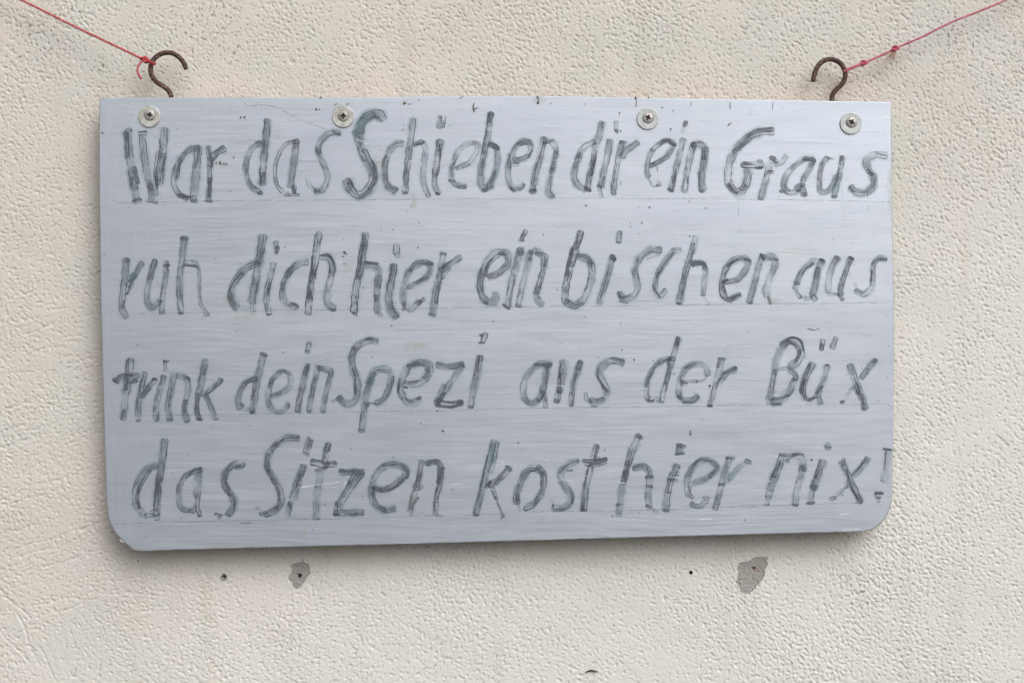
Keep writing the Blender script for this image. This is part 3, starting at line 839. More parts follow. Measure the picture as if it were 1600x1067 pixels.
line(430, 340, '''
c: 58 .7 265,372 190,388 120,450 70,550 60,650 100,720 175,742 ; 40 .85 120,450 65,560 55,660 ; 26 .95 130,718 155,720 ; 28 .95 172,722 190,745
h: 66 .85 365,142 345,260 330,380 306,520 286,660 275,785 ; 58 .6 385,332 440,332 475,400 462,500 438,600 430,700 485,762 ; 36 .9 340,150 330,280 ; 42 .9 320,330 300,560 285,660 ; 24 .9 390,318 440,318 480,360 495,440 ; 28 .85 260,795 290,800 ; 24 .7 475,768 500,770
h: 68 .82 755,145 725,300 702,450 672,600 655,780 ; 30 .95 745,150 715,380 690,500 ; 56 .5 750,392 820,402 860,450 850,560 845,660 850,780 ; 34 .7 840,790 885,812 ; 40 .85 878,490 862,575 ; 34 .8 842,650 845,690 ; 28 .8 745,375 850,385 ; 26 .7 655,800 680,808
i: 68 .65 990,402 965,550 950,680 970,780 1010,822 ; 62 .85 1010,240 1010,290 ; 46 .35 1015,300 1025,325 ; 58 .7 990,400 980,470 ; 26 .75 985,828 1020,828
e: 54 .38 1115,580 1200,542 1282,470 1292,400 1240,372 1160,402 1100,480 1070,600 1070,700 1130,762 1200,700 ; 34 .8 1125,440 1180,375 1305,385 ; 36 .7 1112,578 1262,500 ; 30 .9 1065,720 1080,705 1065,765 ; 38 .85 1190,715 1240,680
r: 56 .5 1400,305 1375,450 1342,600 1310,805 ; 56 .6 1385,440 1450,392 1540,330 ; 34 .8 1375,540 1350,640 1342,705 ; 28 .85 1390,510 1450,425 ; 34 .8 1400,410 1530,345 ; 26 .6 1375,300 1420,305 ; 28 .6 1285,805 1330,815
''')
line(690, 340, '''
e: 62 .5 395,492 480,460 550,380 540,302 460,292 390,350 340,450 320,550 330,640 380,700 440,702 455,635 ; 34 .85 330,440 310,560 330,650 370,705 ; 36 .85 510,285 400,380 360,480 ; 26 .85 390,492 470,465 ; 24 .8 360,700 385,712
i: 60 .48 655,270 622,400 582,550 548,740 ; 56 .75 655,262 665,300 ; 42 .75 700,115 670,170 ; 24 .9 645,190 685,192 ; 26 .8 515,725 560,760
n: 54 .45 735,290 712,430 672,570 640,735 ; 38 1 742,280 745,295 ; 52 .62 770,272 842,322 852,400 822,520 792,630 ; 46 .25 785,620 800,690 840,725 ; 34 .85 790,300 870,320 860,400 ; 30 .8 735,340 732,350 ; 32 .9 625,730 655,735 ; 22 .6 805,665 820,670
b: 68 .85 1155,130 1112,280 1068,430 1032,600 1030,695 ; 34 .95 1085,260 1040,470 ; 40 .9 1140,130 1170,140 ; 62 .55 1140,322 1222,352 1252,440 1232,570 1182,680 1110,735 1035,705 ; 26 .9 1140,318 1210,330 1250,380 ; 40 .7 1235,370 1240,450 ; 30 .9 1040,690 1110,740 1170,720
i: 54 .6 1425,322 1388,460 1348,600 1315,710 ; 40 .85 1420,325 1440,350 ; 46 .45 1485,122 1475,205 ; 20 .8 1465,207 1492,208
''')
line(940, 340, '''
s: 58 .48 490,272 400,272 320,332 278,430 292,520 300,600 260,660 190,680 148,635 ; 30 .85 140,625 165,670 250,650 ; 26 .7 300,350 265,470 ; 18 .4 380,350 480,310 ; 20 .5 150,700 215,712
c: 50 .48 655,268 600,285 530,370 470,470 445,570 465,640 498,650 530,605 ; 22 .85 600,290 520,390 460,500 ; 20 .9 440,600 485,660 ; 26 .5 590,265 650,262
h: 56 .8 785,168 745,300 702,450 668,600 645,712 ; 30 .95 765,220 730,370 ; 48 .55 765,382 840,382 865,440 855,540 845,640 ; 26 .3 845,650 890,722 ; 34 .85 760,400 760,375 840,375 870,430 ; 24 .8 635,715 655,715
e: 52 .68 1025,540 1130,520 1192,450 1222,372 1170,335 1090,362 1030,440 1000,550 1010,640 1060,682 1150,642 ; 26 .9 1050,400 1150,340 1240,360 ; 24 .9 1010,540 1045,520 ; 30 .9 1015,580 1055,670 1150,640 ; 18 .8 1000,548 1150,530
n: 52 .58 1338,315 1302,430 1268,570 1230,705 ; 28 .9 1330,310 1350,345 ; 60 .25 1355,342 1430,332 1442,400 1402,500 1370,600 1375,650 ; 26 .6 1370,330 1465,350 ; 26 .7 1225,710 1255,708 ; 26 .6 1390,665 1410,715
''')
line(1110, 340, '''
a: 50 .35 930,362 850,370 770,442 722,540 705,590 ; 38 .85 845,385 770,440 720,520 ; 30 .9 708,545 735,550 ; 56 .42 930,362 900,440 872,570 850,640 ; 44 .75 895,420 880,500 ; 32 .75 715,620 750,665 ; 26 .3 760,665 800,665 ; 32 .9 790,680 840,672 ; 44 .6 850,650 875,685 ; 30 .7 920,352 945,362
u: 54 .4 1055,335 1012,420 985,530 985,620 ; 30 .4 990,640 1060,640 ; 40 .8 1050,330 1075,350 ; 50 .55 1170,340 1132,440 1088,570 1085,640 ; 42 .75 1075,645 1100,680 ; 30 .6 1140,420 1090,520 ; 26 .6 1160,330 1188,345
s: 50 .48 1460,345 1400,345 1358,400 1355,500 1335,590 1275,638 1215,610 ; 24 .9 1350,390 1390,345 1465,345 ; 24 .4 1200,552 1215,570 ; 22 .85 1205,605 1260,640 ; 18 .8 1345,440 1340,560
''')
line(160, 510, '''
t: 74 .6 235,285 215,420 200,540 ; 62 .3 195,540 178,700 172,770 ; 32 .9 208,290 200,400 ; 52 .72 105,450 170,415 230,420 295,405 ; 34 .9 95,440 130,465 ; 34 .85 220,465 285,450 ; 34 .75 180,700 165,770 ; 30 .7 205,440 195,520
r: 54 .7 350,392 322,520 300,650 300,775 ; 48 .6 440,442 390,500 330,585 ; 30 .9 320,590 380,500 ; 28 .8 420,440 450,440 ; 26 .8 290,785 310,780
i: 54 .65 510,418 472,550 446,680 450,775 ; 38 .95 520,295 520,358 ; 28 .7 520,288 545,290 ; 28 .6 440,782 462,782
n: 54 .7 600,402 572,520 550,660 562,775 ; 54 .35 620,412 690,432 715,500 698,600 685,700 705,785 ; 34 .9 620,415 710,430 715,460 ; 38 .7 690,620 680,700 ; 28 .6 550,780 575,780 ; 26 .7 695,790 720,790
k: 58 .65 858,285 832,420 802,560 ; 48 .8 795,565 785,680 805,770 ; 50 .45 985,445 910,520 835,565 ; 30 .9 870,555 990,460 990,440 ; 46 .58 860,570 900,660 930,740 ; 30 .9 800,770 825,775 ; 26 .5 930,768 960,765 ; 26 .9 975,435 1000,445
''')
line(360, 510, '''
d: 50 .5 210,432 130,465 82,540 62,620 80,680 ; 34 .85 130,465 210,430 ; 60 .6 275,228 240,380 206,540 185,712 ; 34 .9 90,650 105,660 ; 26 .6 140,680 145,682 ; 26 .9 255,225 300,245 ; 22 .85 225,430 200,600 185,715 ; 24 .3 80,690 160,700 ; 24 .9 170,715 195,715
e: 48 .28 345,578 430,550 495,492 490,402 420,370 352,440 322,540 320,640 370,705 440,705 480,650 ; 38 .7 330,485 360,430 420,385 ; 26 .75 400,380 440,370 495,400 ; 24 .6 340,580 420,550 ; 40 .7 475,640 478,670 ; 34 .5 310,620 320,660 ; 28 .6 390,712 430,708
i: 54 .62 645,322 612,450 576,600 560,705 ; 38 .85 640,325 620,400 ; 46 .75 655,140 640,220 ; 26 .9 630,205 655,205 ; 24 .7 550,710 575,712
n: 46 .75 732,342 702,460 672,600 655,700 ; 44 .6 735,352 800,352 838,380 822,450 792,580 772,705 ; 24 .9 705,325 745,335 ; 30 .9 770,360 810,380 ; 34 .8 845,360 838,410 ; 24 .8 645,708 665,710 ; 22 .7 760,712 780,712 ; 18 .8 700,420 665,590
S: 62 .48 1218,122 1150,118 1062,162 1012,250 1022,350 1055,450 1055,570 1020,632 955,640 905,595 ; 24 .85 1080,135 1150,105 1222,125 ; 40 .8 1030,180 1015,240 ; 40 .75 1030,340 1045,410 ; 24 .85 1040,440 1040,560 ; 34 .95 905,590 960,640 ; 30 .85 850,625 885,605
p: 56 .48 1190,392 1142,530 1120,650 1105,760 1090,870 ; 52 .45 1150,470 1200,372 1290,352 1342,410 1322,520 1272,610 1215,640 ; 30 .75 1235,372 1330,370 ; 26 .85 1355,420 1320,550 1240,640 ; 26 .9 1115,640 1150,645 1130,675 ; 30 .85 1080,870 1105,872 ; 24 .4 1160,640 1215,650
''')
line(600, 510, '''
e: 66 .5 195,485 300,470 372,400 370,322 290,302 210,342 150,440 135,530 172,610 230,640 290,612 ; 30 .8 200,330 280,300 ; 26 .9 135,440 120,540 150,600 ; 30 .95 175,465 205,470 ; 26 .8 170,500 190,505 ; 40 .85 165,605 200,640 ; 36 .8 285,600 300,590 ; 22 .8 345,360 375,375
z: 50 .72 445,322 540,335 655,315 ; 26 .95 440,305 520,325 655,305 ; 52 .55 650,325 560,460 450,620 ; 44 .75 500,492 435,625 ; 38 .9 500,560 450,640 ; 60 .9 440,630 540,650 640,635 ; 26 1 440,660 560,670 640,650 ; 34 1 620,630 645,630
i: 60 .6 802,252 772,400 742,550 722,670 ; 34 .85 785,250 765,400 ; 52 .95 845,70 825,120 ; 34 .8 800,75 810,75 ; 26 .7 795,140 835,140 ; 28 .9 710,672 735,672
a: 54 .5 1385,322 1310,312 1222,370 1166,470 1160,570 1200,630 1262,632 1330,545 ; 56 .42 1360,335 1342,450 1322,540 ; 34 .9 1160,600 1200,640 ; 30 .8 1260,320 1395,315 ; 24 .9 1340,335 1380,330 ; 22 .85 1355,350 1350,500 1310,600 ; 46 .5 1325,540 1340,610 1345,670 ; 26 .7 1280,610 1295,620 ; 26 .8 1180,440 1250,340
''')
line(800, 510, '''
u: 66 .7 432,292 412,420 395,540 ; 26 .95 405,290 395,420 ; 38 .9 400,400 395,540 ; 56 .45 395,520 382,580 372,625 ; 34 .8 365,618 380,622 ; 54 .5 570,300 532,420 505,540 490,650 ; 44 .8 570,292 550,350 ; 24 .75 485,655 505,658 ; 18 .7 540,400 495,560
s: 64 .45 920,300 830,282 752,332 725,400 770,480 790,560 ; 24 .75 830,265 925,292 ; 24 .8 720,350 715,420 770,510 ; 34 .75 755,500 790,540 ; 50 .2 790,570 735,620 650,620 ; 28 .85 710,612 760,600 ; 34 .85 615,560 620,600 655,630 ; 22 .85 665,665 700,668
d: 50 .48 1350,268 1260,282 1182,350 1130,450 1118,550 1130,600 ; 24 .8 1330,262 1240,300 1170,370 1115,500 ; 50 .62 1390,100 1345,240 1302,400 1262,540 1248,620 ; 40 .8 1385,98 1370,150 ; 40 .8 1320,265 1305,310 ; 26 .9 1135,618 1175,620 ; 26 .9 1210,625 1255,630 ; 26 .4 1180,620 1210,600
e: 52 .45 1632,400 1612,332 1530,312 1450,352 1402,450 1390,550 1420,610 1500,615 1548,585 ; 24 .2 1630,410 1590,450 1540,460 ; 26 .85 1450,345 1520,315 ; 30 .95 1412,458 1540,455 ; 26 .7 1410,485 1460,480 ; 28 .95 1385,580 1430,625 ; 22 .8 1430,632 1520,625 1555,580
''')
line(1100, 510, '''
r: 50 .45 148,270 112,420 82,540 50,650 ; 34 .85 130,290 115,330 ; 44 .55 268,352 190,390 130,470 ; 30 .9 165,385 265,345 ; 28 .8 155,410 120,475 ; 26 1 35,660 62,660 ; 22 .8 120,265 180,270 ; 18 .7 75,500 50,650
B: 54 .15 635,190 592,330 570,460 550,600 ; 40 .7 592,372 565,515 ; 70 .68 655,160 715,118 780,140 808,210 785,280 722,332 ; 24 .9 640,155 720,95 800,115 830,200 ; 30 .85 700,125 770,160 800,220 760,300 ; 34 .75 620,360 700,348 ; 46 .5 715,365 760,400 762,440 ; 60 .65 752,450 700,560 630,615 575,628 ; 26 1 575,605 640,600 700,570 ; 24 1 565,650 640,645 ; 40 .2 530,590 540,640
u: 60 .65 905,315 852,410 822,520 832,600 ; 34 .9 880,320 840,430 815,540 ; 28 .6 850,605 920,605 ; 28 .85 870,615 910,600 ; 48 .3 1025,330 1005,430 965,520 950,570 970,640 ; 28 .75 985,500 940,560 ; 22 .8 915,580 940,590 ; 46 .85 990,118 980,185 ; 46 .7 1100,98 1072,175 ; 20 .9 1018,320 1035,322
x: 62 .55 1218,330 1262,450 1312,570 1340,680 ; 34 .8 1270,480 1290,560 ; 24 .9 1240,500 1275,560 ; 50 .55 1425,285 1362,360 1312,428 ; 34 .9 1410,290 1435,280 ; 32 .13 1232,515 1165,620 ; 32 1 1145,632 1160,630 ; 26 .85 1325,685 1345,690 ; 20 .85 1285,500 1340,680
''')
line(190, 665, '''
d: 60 .5 285,332 202,372 140,460 115,560 125,660 180,738 ; 34 .9 235,375 170,480 130,580 140,680 ; 66 .72 360,125 338,300 312,460 296,620 292,735 ; 36 .7 210,745 265,745 305,735 ; 34 .8 300,480 285,700 ; 24 .9 190,745 200,765 ; 28 .8 280,775 310,772 ; 26 .7 240,720 280,700
a: 46 .6 665,362 600,382 522,430 480,520 478,620 505,690 600,712 ; 62 .38 645,375 635,500 628,590 ; 22 .95 540,430 600,375 660,360 ; 42 .85 640,580 630,670 650,745 ; 26 .7 500,690 515,700 ; 30 .5 560,705 615,660 ; 26 .6 650,740 660,745
s: 60 .5 1010,325 940,322 872,380 855,470 900,550 935,620 928,690 890,740 ; 40 .85 960,350 1020,325 ; 24 .85 840,420 840,510 900,580 ; 26 .9 780,735 830,745 ; 24 .8 805,765 825,765 ; 26 .5 850,735 890,740 ; 18 .8 940,600 935,700
S: 60 .52 1470,105 1380,102 1282,162 1222,250 1220,350 1272,450 1322,550 1330,630 1282,700 1200,735 ; 24 .9 1470,95 1370,105 1270,180 1215,280 1225,370 ; 24 .9 1225,370 1300,520 1310,620 ; 30 .9 1155,730 1210,725 ; 24 .8 1160,745 1240,745 ; 24 .6 1125,680 1145,688 ; 28 .5 1280,690 1300,690
''')
line(400, 665, '''
i: 66 .68 395,340 350,460 308,600 ; 50 .5 285,640 270,740 ; 34 .9 375,340 330,500 ; 34 .85 435,105 400,215 ; 34 .7 465,125 430,225 ; 26 .8 400,225 435,245 ; 24 .85 275,640 285,680
t: 60 .6 600,160 570,300 ; 56 .17 535,380 520,500 505,620 498,770 ; 56 .95 605,160 590,200 ; 34 .9 575,200 568,270 ; 60 .85 475,305 570,325 655,318 ; 30 1 465,285 560,300 ; 26 1 650,312 665,315 ; 34 .45 500,370 590,350 ; 30 .5 500,510 535,515 ; 18 .5 480,772 530,772
z: 54 .7 705,385 800,385 895,382 ; 28 .9 700,370 800,380 ; 66 .62 878,392 792,510 690,660 ; 40 .85 820,400 730,580 ; 56 .5 665,725 770,720 885,722 ; 36 .85 670,650 660,740 ; 28 .9 650,735 690,740 ; 24 .85 740,745 850,740 ; 24 .8 830,730 890,740
e: 58 .5 980,525 1080,530 1182,470 1252,402 1222,340 1120,320 1032,370 980,450 962,560 992,650 1062,700 1150,690 ; 34 .95 975,515 1045,540 ; 30 .85 1060,325 1180,320 1260,380 1260,430 ; 26 .8 1250,430 1150,520 1050,540 ; 36 .8 975,560 1000,650 1080,710 ; 26 .8 1120,695 1150,685
n: 52 .6 1385,300 1358,430 1315,580 1285,705 ; 30 .8 1375,370 1350,480 ; 30 .7 1310,500 1385,505 ; 24 .6 1320,535 1370,530 ; 50 .7 1425,312 1510,300 1542,370 1532,480 1502,600 1495,735 ; 38 .9 1530,360 1520,470 ; 32 .9 1430,322 1500,310 ; 26 1 1560,352 1565,355 ; 24 .8 1285,740 1300,738 ; 22 .7 1500,745 1550,755 ; 24 .85 1350,600 1320,640
''')
line(700, 665, '''
k: 56 .55 382,130 342,300 290,500 232,735 ; 44 .6 410,140 380,290 355,385 ; 58 .75 515,350 430,440 350,495 ; 38 .9 490,345 520,365 ; 34 .9 325,510 350,470 ; 40 .6 370,520 400,600 ; 22 .6 395,590 455,745 ; 26 1 445,765 465,752 ; 26 .8 220,745 250,745 ; 18 .8 330,250 260,560 215,720
o: 58 .55 755,345 672,372 605,470 572,580 575,640 ; 24 .3 575,640 600,700 ; 56 .55 645,690 725,640 790,530 800,420 755,345 ; 34 .8 610,400 690,360 790,400 ; 34 .85 640,690 700,670 750,600 ; 26 .8 590,490 575,620 ; 34 .6 780,400 790,530
s: 54 .5 1080,290 1000,322 940,390 952,470 1012,550 1022,630 960,685 880,685 ; 20 .9 1085,290 990,330 930,390 ; 30 .8 940,470 980,550 ; 28 .95 870,665 880,695 960,690 ; 22 .4 850,620 880,650 ; 20 .7 990,375 1035,370 ; 20 .8 1030,560 1035,640
t: 56 .6 1240,170 1210,260 ; 62 .62 1190,340 1155,500 1130,695 ; 26 .9 1245,175 1225,260 ; 40 .9 1130,290 1220,295 1315,280 ; 34 .85 1150,320 1220,330 1310,305 ; 28 .9 1225,285 1260,270 ; 36 .8 1130,610 1120,690 ; 24 .8 1110,700 1140,700
''')
line(930, 665, '''
h: 62 .78 360,85 302,220 252,400 236,470 ; 56 .4 232,470 212,600 196,720 ; 34 .95 350,80 385,100 ; 38 .9 250,380 235,470 ; 28 .8 180,655 205,655 ; 30 .9 180,740 212,740 ; 54 .5 325,352 400,338 450,385 450,480 440,600 450,665 ; 22 .8 320,370 340,335 430,325 ; 38 .8 445,350 465,420 ; 30 .6 425,430 480,430 ; 26 .55 430,665 510,712 ; 28 .6 425,500 470,505
i: 60 .6 682,335 632,450 602,580 590,700 ; 52 .5 700,160 702,220 ; 26 .95 672,235 735,232 ; 34 .8 690,160 745,175 ; 30 .75 620,400 690,405 ; 26 .85 610,450 680,450 ; 28 .85 600,548 625,548 ; 26 .8 575,705 610,708
e: 50 .45 800,480 900,450 992,390 1010,335 940,288 860,302 792,380 762,480 775,580 ; 24 .85 930,285 860,285 790,380 ; 26 .7 950,290 1015,350 950,430 ; 28 .8 755,415 795,415 ; 34 .9 790,510 785,570 810,600 ; 44 .7 800,650 870,670 925,630 ; 34 .9 910,595 940,610 ; 24 .6 890,450 930,440
r: 52 .52 1118,275 1072,400 1038,540 1000,690 ; 30 .85 1095,270 1155,268 ; 44 .42 1265,300 1200,350 1120,440 ; 40 .95 1260,292 1290,305 ; 28 .75 1125,400 1105,465 ; 26 .8 1035,490 1080,488 ; 34 .75 1030,640 1000,690
''')
line(1120, 665, '''
n: 68 .65 545,250 502,370 452,500 432,590 ; 40 .3 430,590 420,650 ; 58 .5 560,262 640,252 710,270 712,360 682,480 662,580 655,655 ; 26 .9 585,280 650,240 720,240 ; 44 .7 715,340 730,370 ; 24 .9 530,245 600,245 ; 24 .85 580,300 600,295 ; 34 .85 520,300 480,420 ; 22 .9 645,660 670,660 ; 24 .6 395,655 430,655
i: 62 .62 885,298 842,410 808,520 ; 50 .5 812,500 790,570 778,640 ; 30 .85 865,290 820,430 ; 48 .65 925,150 920,190 ; 28 1 905,168 950,175 ; 24 .9 755,648 810,640 ; 34 .7 800,460 790,500
x: 54 .72 1042,300 1082,390 1142,510 1195,630 ; 34 .85 1060,280 1055,320 ; 24 .95 1080,370 1120,510 1180,620 ; 48 .42 1262,272 1192,360 1140,418 ; 20 .85 1245,260 1140,410 ; 36 .3 1080,505 960,610 ; 30 .95 945,610 985,600 ; 30 .9 1180,610 1200,640 ; 26 .8 1080,460 1090,510
!: 58 .12 1425,205 1410,350 1398,460 ; 22 .85 1390,192 1450,200 ; 14 .8 1412,205 1395,360 ; 18 .6 1365,455 1400,465 ; 30 .9 1325,560 1380,562 ; 26 .9 1345,600 1360,600 ; 30 .35 1345,610 1345,635 ; 20 .7 1325,570 1330,600
''')

def ribbon(V, F, UV, AT, pts, wid, dark, off, kind):
    """one marker stroke as a strip lying on the board; rounded ends"""
    hw = wid / 2
    halo = 2.0 if not kind else 1.15
    c = catmull(pts, 1.6)
    if np.linalg.norm(np.array(c[-1]) - c[0]) < 0.3 and len(c) <= 2:
        c = [c[0], c[0] + np.array([0.3, 0.3])]
    seed = random.random() * 10
    L = [0.0]
    for i in range(1, len(c)): L.append(L[-1] + float(np.linalg.norm(c[i] - c[i - 1])))
    rows = []
    def tan(i):
        a, b = c[max(i - 1, 0)], c[min(i + 1, len(c) - 1)]
        d = b - a; return d / (np.linalg.norm(d) + 1e-9)
    t0, t1 = tan(0), tan(len(c) - 1)
    capn = (1.0, 0.92, 0.75, 0.5, 0.25)
    blunt = 0.95 if kind else 0.75
    for s in capn: rows.append((c[0] - t0 * hw * s * blunt, t0, math.sqrt(max(0.0004, 1 - s * s)), -hw * s * blunt))
    for i in range(len(c)): rows.append((c[i], tan(i), 1.0, L[i]))
    for s in capn[::-1]: rows.append((c[-1] + t1 * hw * s * blunt, t1, math.sqrt(max(0.0004, 1 - s * s)), L[-1] + hw * s * blunt))
    vs = (-halo, -1.0, -0.55, 0.0, 0.55, 1.0, halo) if not kind else (-halo, -0.55, 0.0, 0.55, halo)
    base = len(V); m = len(vs)
    ph = random.random() * 6
    for (p, t, sc, u) in rows:
        nrm = np.array([-t[1], t[0]])
        wob = 1 + 0.07 * math.sin(u * 0.31 + ph) + random.uniform(-0.05, 0.05)
        wl = hw * sc * wob
        for v in vs:
            q = p + nrm * wl * v
            V.append(B(q[0], q[1], off)); UV.append((u + seed * 40, v)); AT.append((seed, dark, float(kind)))
    for i in range(len(rows) - 1):
        for k in range(m - 1):
            F.append((base + i * m + k, base + (i + 1) * m + k, base + (i + 1) * m + k + 1, base + i * m + k + 1))

def flat_mesh(name, V, F, UV=None, AT=None):
    me = mesh(name, V, F, False)
    if UV is not None:
        ul = me.uv_layers.new(name='UVMap')
        li = np.zeros(len(me.loops), np.int32); me.loops.foreach_get('vertex_index', li)
        ul.data.foreach_set('uv', np.array(UV, np.float32)[li].reshape(-1))
    if AT is not None:
        a = me.attributes.new('stroke', 'FLOAT_VECTOR', 'POINT')
        a.data.foreach_set('vector', np.array(AT, np.float32).reshape(-1))
    return me

for (ch, strokes) in LT:
    V, F, UV, AT = [], [], [], []
    off = 0.00012
    for (wd, dk, pts) in strokes:
        small = wd < 8.0 or dk > .84
        ribbon(V, F, UV, AT, pts, wd * (0.92 if not small else 0.95), dk, off, 1 if small else 0)
        off += 0.00002
        ln_ = sum(math.dist(pts[i], pts[i + 1]) for i in range(len(pts) - 1))
        # second passes of the pen: narrower, only over a stretch, to one side
        if ln_ > 34 and wd > 8 and random.random() < 0.55:
            c = catmull(pts, 1.6); n = len(c)
            a = random.uniform(0, 0.55); b = a + random.uniform(0.25, 0.45)
            sub = c[int(a * n):max(int(min(b, 1) * n), int(a * n) + 3)]
            side = random.choice((-1, 1)) * wd * random.uniform(0.08, 0.2)
            sub2 = []
            for i in range(len(sub)):
                t = sub[min(i + 1, len(sub) - 1)] - sub[max(i - 1, 0)]; t = t / (np.linalg.norm(t) + 1e-9)
                sub2.append(sub[i] + np.array([-t[1], t[0]]) * side)
            ribbon(V, F, UV, AT, [tuple(q) for q in sub2[::3]] if len(sub2) > 6 else [tuple(q) for q in sub2], wd * random.uniform(0.4, 0.6), dk * random.uniform(0.35, 0.75), off, 1)
            off += 0.00002
    link('exclamation_mark' if ch == '!' else 'letter', flat_mesh('letter', V, F, UV, AT), M_ink, sign)

# pencilled guide lines, hairline crack, scratches and painted glints
def hair(name, pts, wid, mat, off=0.00008, wob=0.25, **kw):
    c = catmull(pts, 4.0)
    V, F = [], []
    for i, p in enumerate(c):
        a, b = c[max(i - 1, 0)], c[min(i + 1, len(c) - 1)]
        t = (b - a) / (np.linalg.norm(b - a) + 1e-9); n = np.array([-t[1], t[0]])
        q = p + n * random.uniform(-wob, wob) * 0.5
        w_ = wid * random.uniform(0.6, 1.2) / 2
        for s in (-1, 1):
            r = q + n * w_ * s; V.append(B(r[0], r[1], off))
    for i in range(len(c) - 1): F.append((2 * i, 2 * i + 1, 2 * i + 3, 2 * i + 2))
    return link(name, flat_mesh(name, V, F), mat, sign, **kw)
hair('pencil_line', [(183, 317.5), (330, 314), (510, 313), (700, 311), (900, 310), (1110, 311), (1240, 312.5), (1392, 315.5)], 1.1, M_pencil)
hair('pencil_line', [(215, 490.5), (330, 488), (430, 485), (560, 483.5), (700, 481), (850, 479), (1000, 477.5), (1180, 475), (1388, 473)], 1.1, M_pencil)
hair('pencil_line', [(180, 650), (300, 648), (460, 645.5), (600, 642.5), (700, 641), (840, 637.5), (1000, 635.5), (1150, 633), (1300, 631.5), (1380, 631), (1394, 638)], 1.1, M_pencil)
hair('pencil_line', [(173, 818.5), (300, 815), (480, 811), (600, 808), (720, 804.5), (860, 799), (960, 798), (1080, 794), (1200, 790), (1350, 785)], 1.1, M_pencil)
for (a, b) in (((1153, 312), (1154, 338)), ((1312, 240), (1318, 345)), ((1355, 290), (1356, 330)), ((1250, 225), (1250, 232)), ((1172, 168), (1172, 182)), ((421, 152), (422, 161)), ((782, 165), (783, 176))):
    hair('guide_tick', [a, b], 0.9, M_pencil)
hair('hairline_crack', [(374, 152.5), (379, 158), (386, 164), (394, 166), (403, 165), (416, 164.5), (426, 167), (436, 170), (452, 178), (470, 187), (500, 199), (530, 211)], 1.15, M_pencil, 0.0001, 0.7)
hair('hairline_crack', [(560, 224), (590, 233), (612, 241)], 0.7, M_pencil, 0.0001, 0.5)
hair('hairline_crack', [(626, 162), (627, 180), (631, 196), (636, 212)], 0.7, M_pencil, 0.0001, 0.5)
for pts in ([(548, 216), (560, 219), (575, 226)], [(598, 238), (614, 243)], [(630, 250.5), (643, 252)], [(893, 252), (908, 250)], [(870, 601), (885, 604), (892, 603)],
            [(466, 762), (492, 758), (530, 753)], [(700, 758), (722, 755)], [(776, 718), (793, 725)], [(1180, 750), (1205, 752)], [(1172, 748), (1182, 746)], [(1093, 812), (1104, 810), (1116, 813)],
            [(1312, 804), (1335, 801)], [(1150, 627), (1160, 628)], [(1170, 640), (1186, 643)], [(870, 530), (890, 538)], [(960, 752), (985, 756)], [(1310, 828), (1345, 826)],
            [(186, 842), (192, 847)], [(205, 856), (216, 859)]):
    hair('scratch_and_glint', pts, 1.3, M_scratch_glint, 0.0004)
for _ in range(26):  # short white dashes painted in as highlights on the lips of brush ridges
    x, y = random.choice(((random.uniform(700, 960), random.gauss(742, 12)), (random.uniform(1000, 1360), random.gauss(745, 16)), (random.uniform(440, 700), random.gauss(758, 5))))
    l = random.uniform(3, 12); d = random.uniform(-.15, .3)
    hair('scratch_and_glint', [(x, y), (x + l * .5, y + l * d * .3), (x + l, y + l * d)], random.uniform(.7, 1.1), M_scratch_glint, 0.0004)

def blob(V, F, UV, x, y, rx, ry, off, rot=0.0, n=11, jag=0.25):
    base = len(V); V.append(B(x, y, off)); UV.append((0, 0))
    for k in range(n):
        a = 2 * math.pi * k / n; j = 1 + random.uniform(-jag, jag)
        dx, dy = rx * math.cos(a) * j, ry * math.sin(a) * j
        V.append(B(x + dx * math.cos(rot) - dy * math.sin(rot), y + dx * math.sin(rot) + dy * math.cos(rot), off)); UV.append((0, 1))
    for k in range(n): F.append((base, base + 1 + k, base + 1 + (k + 1) % n))

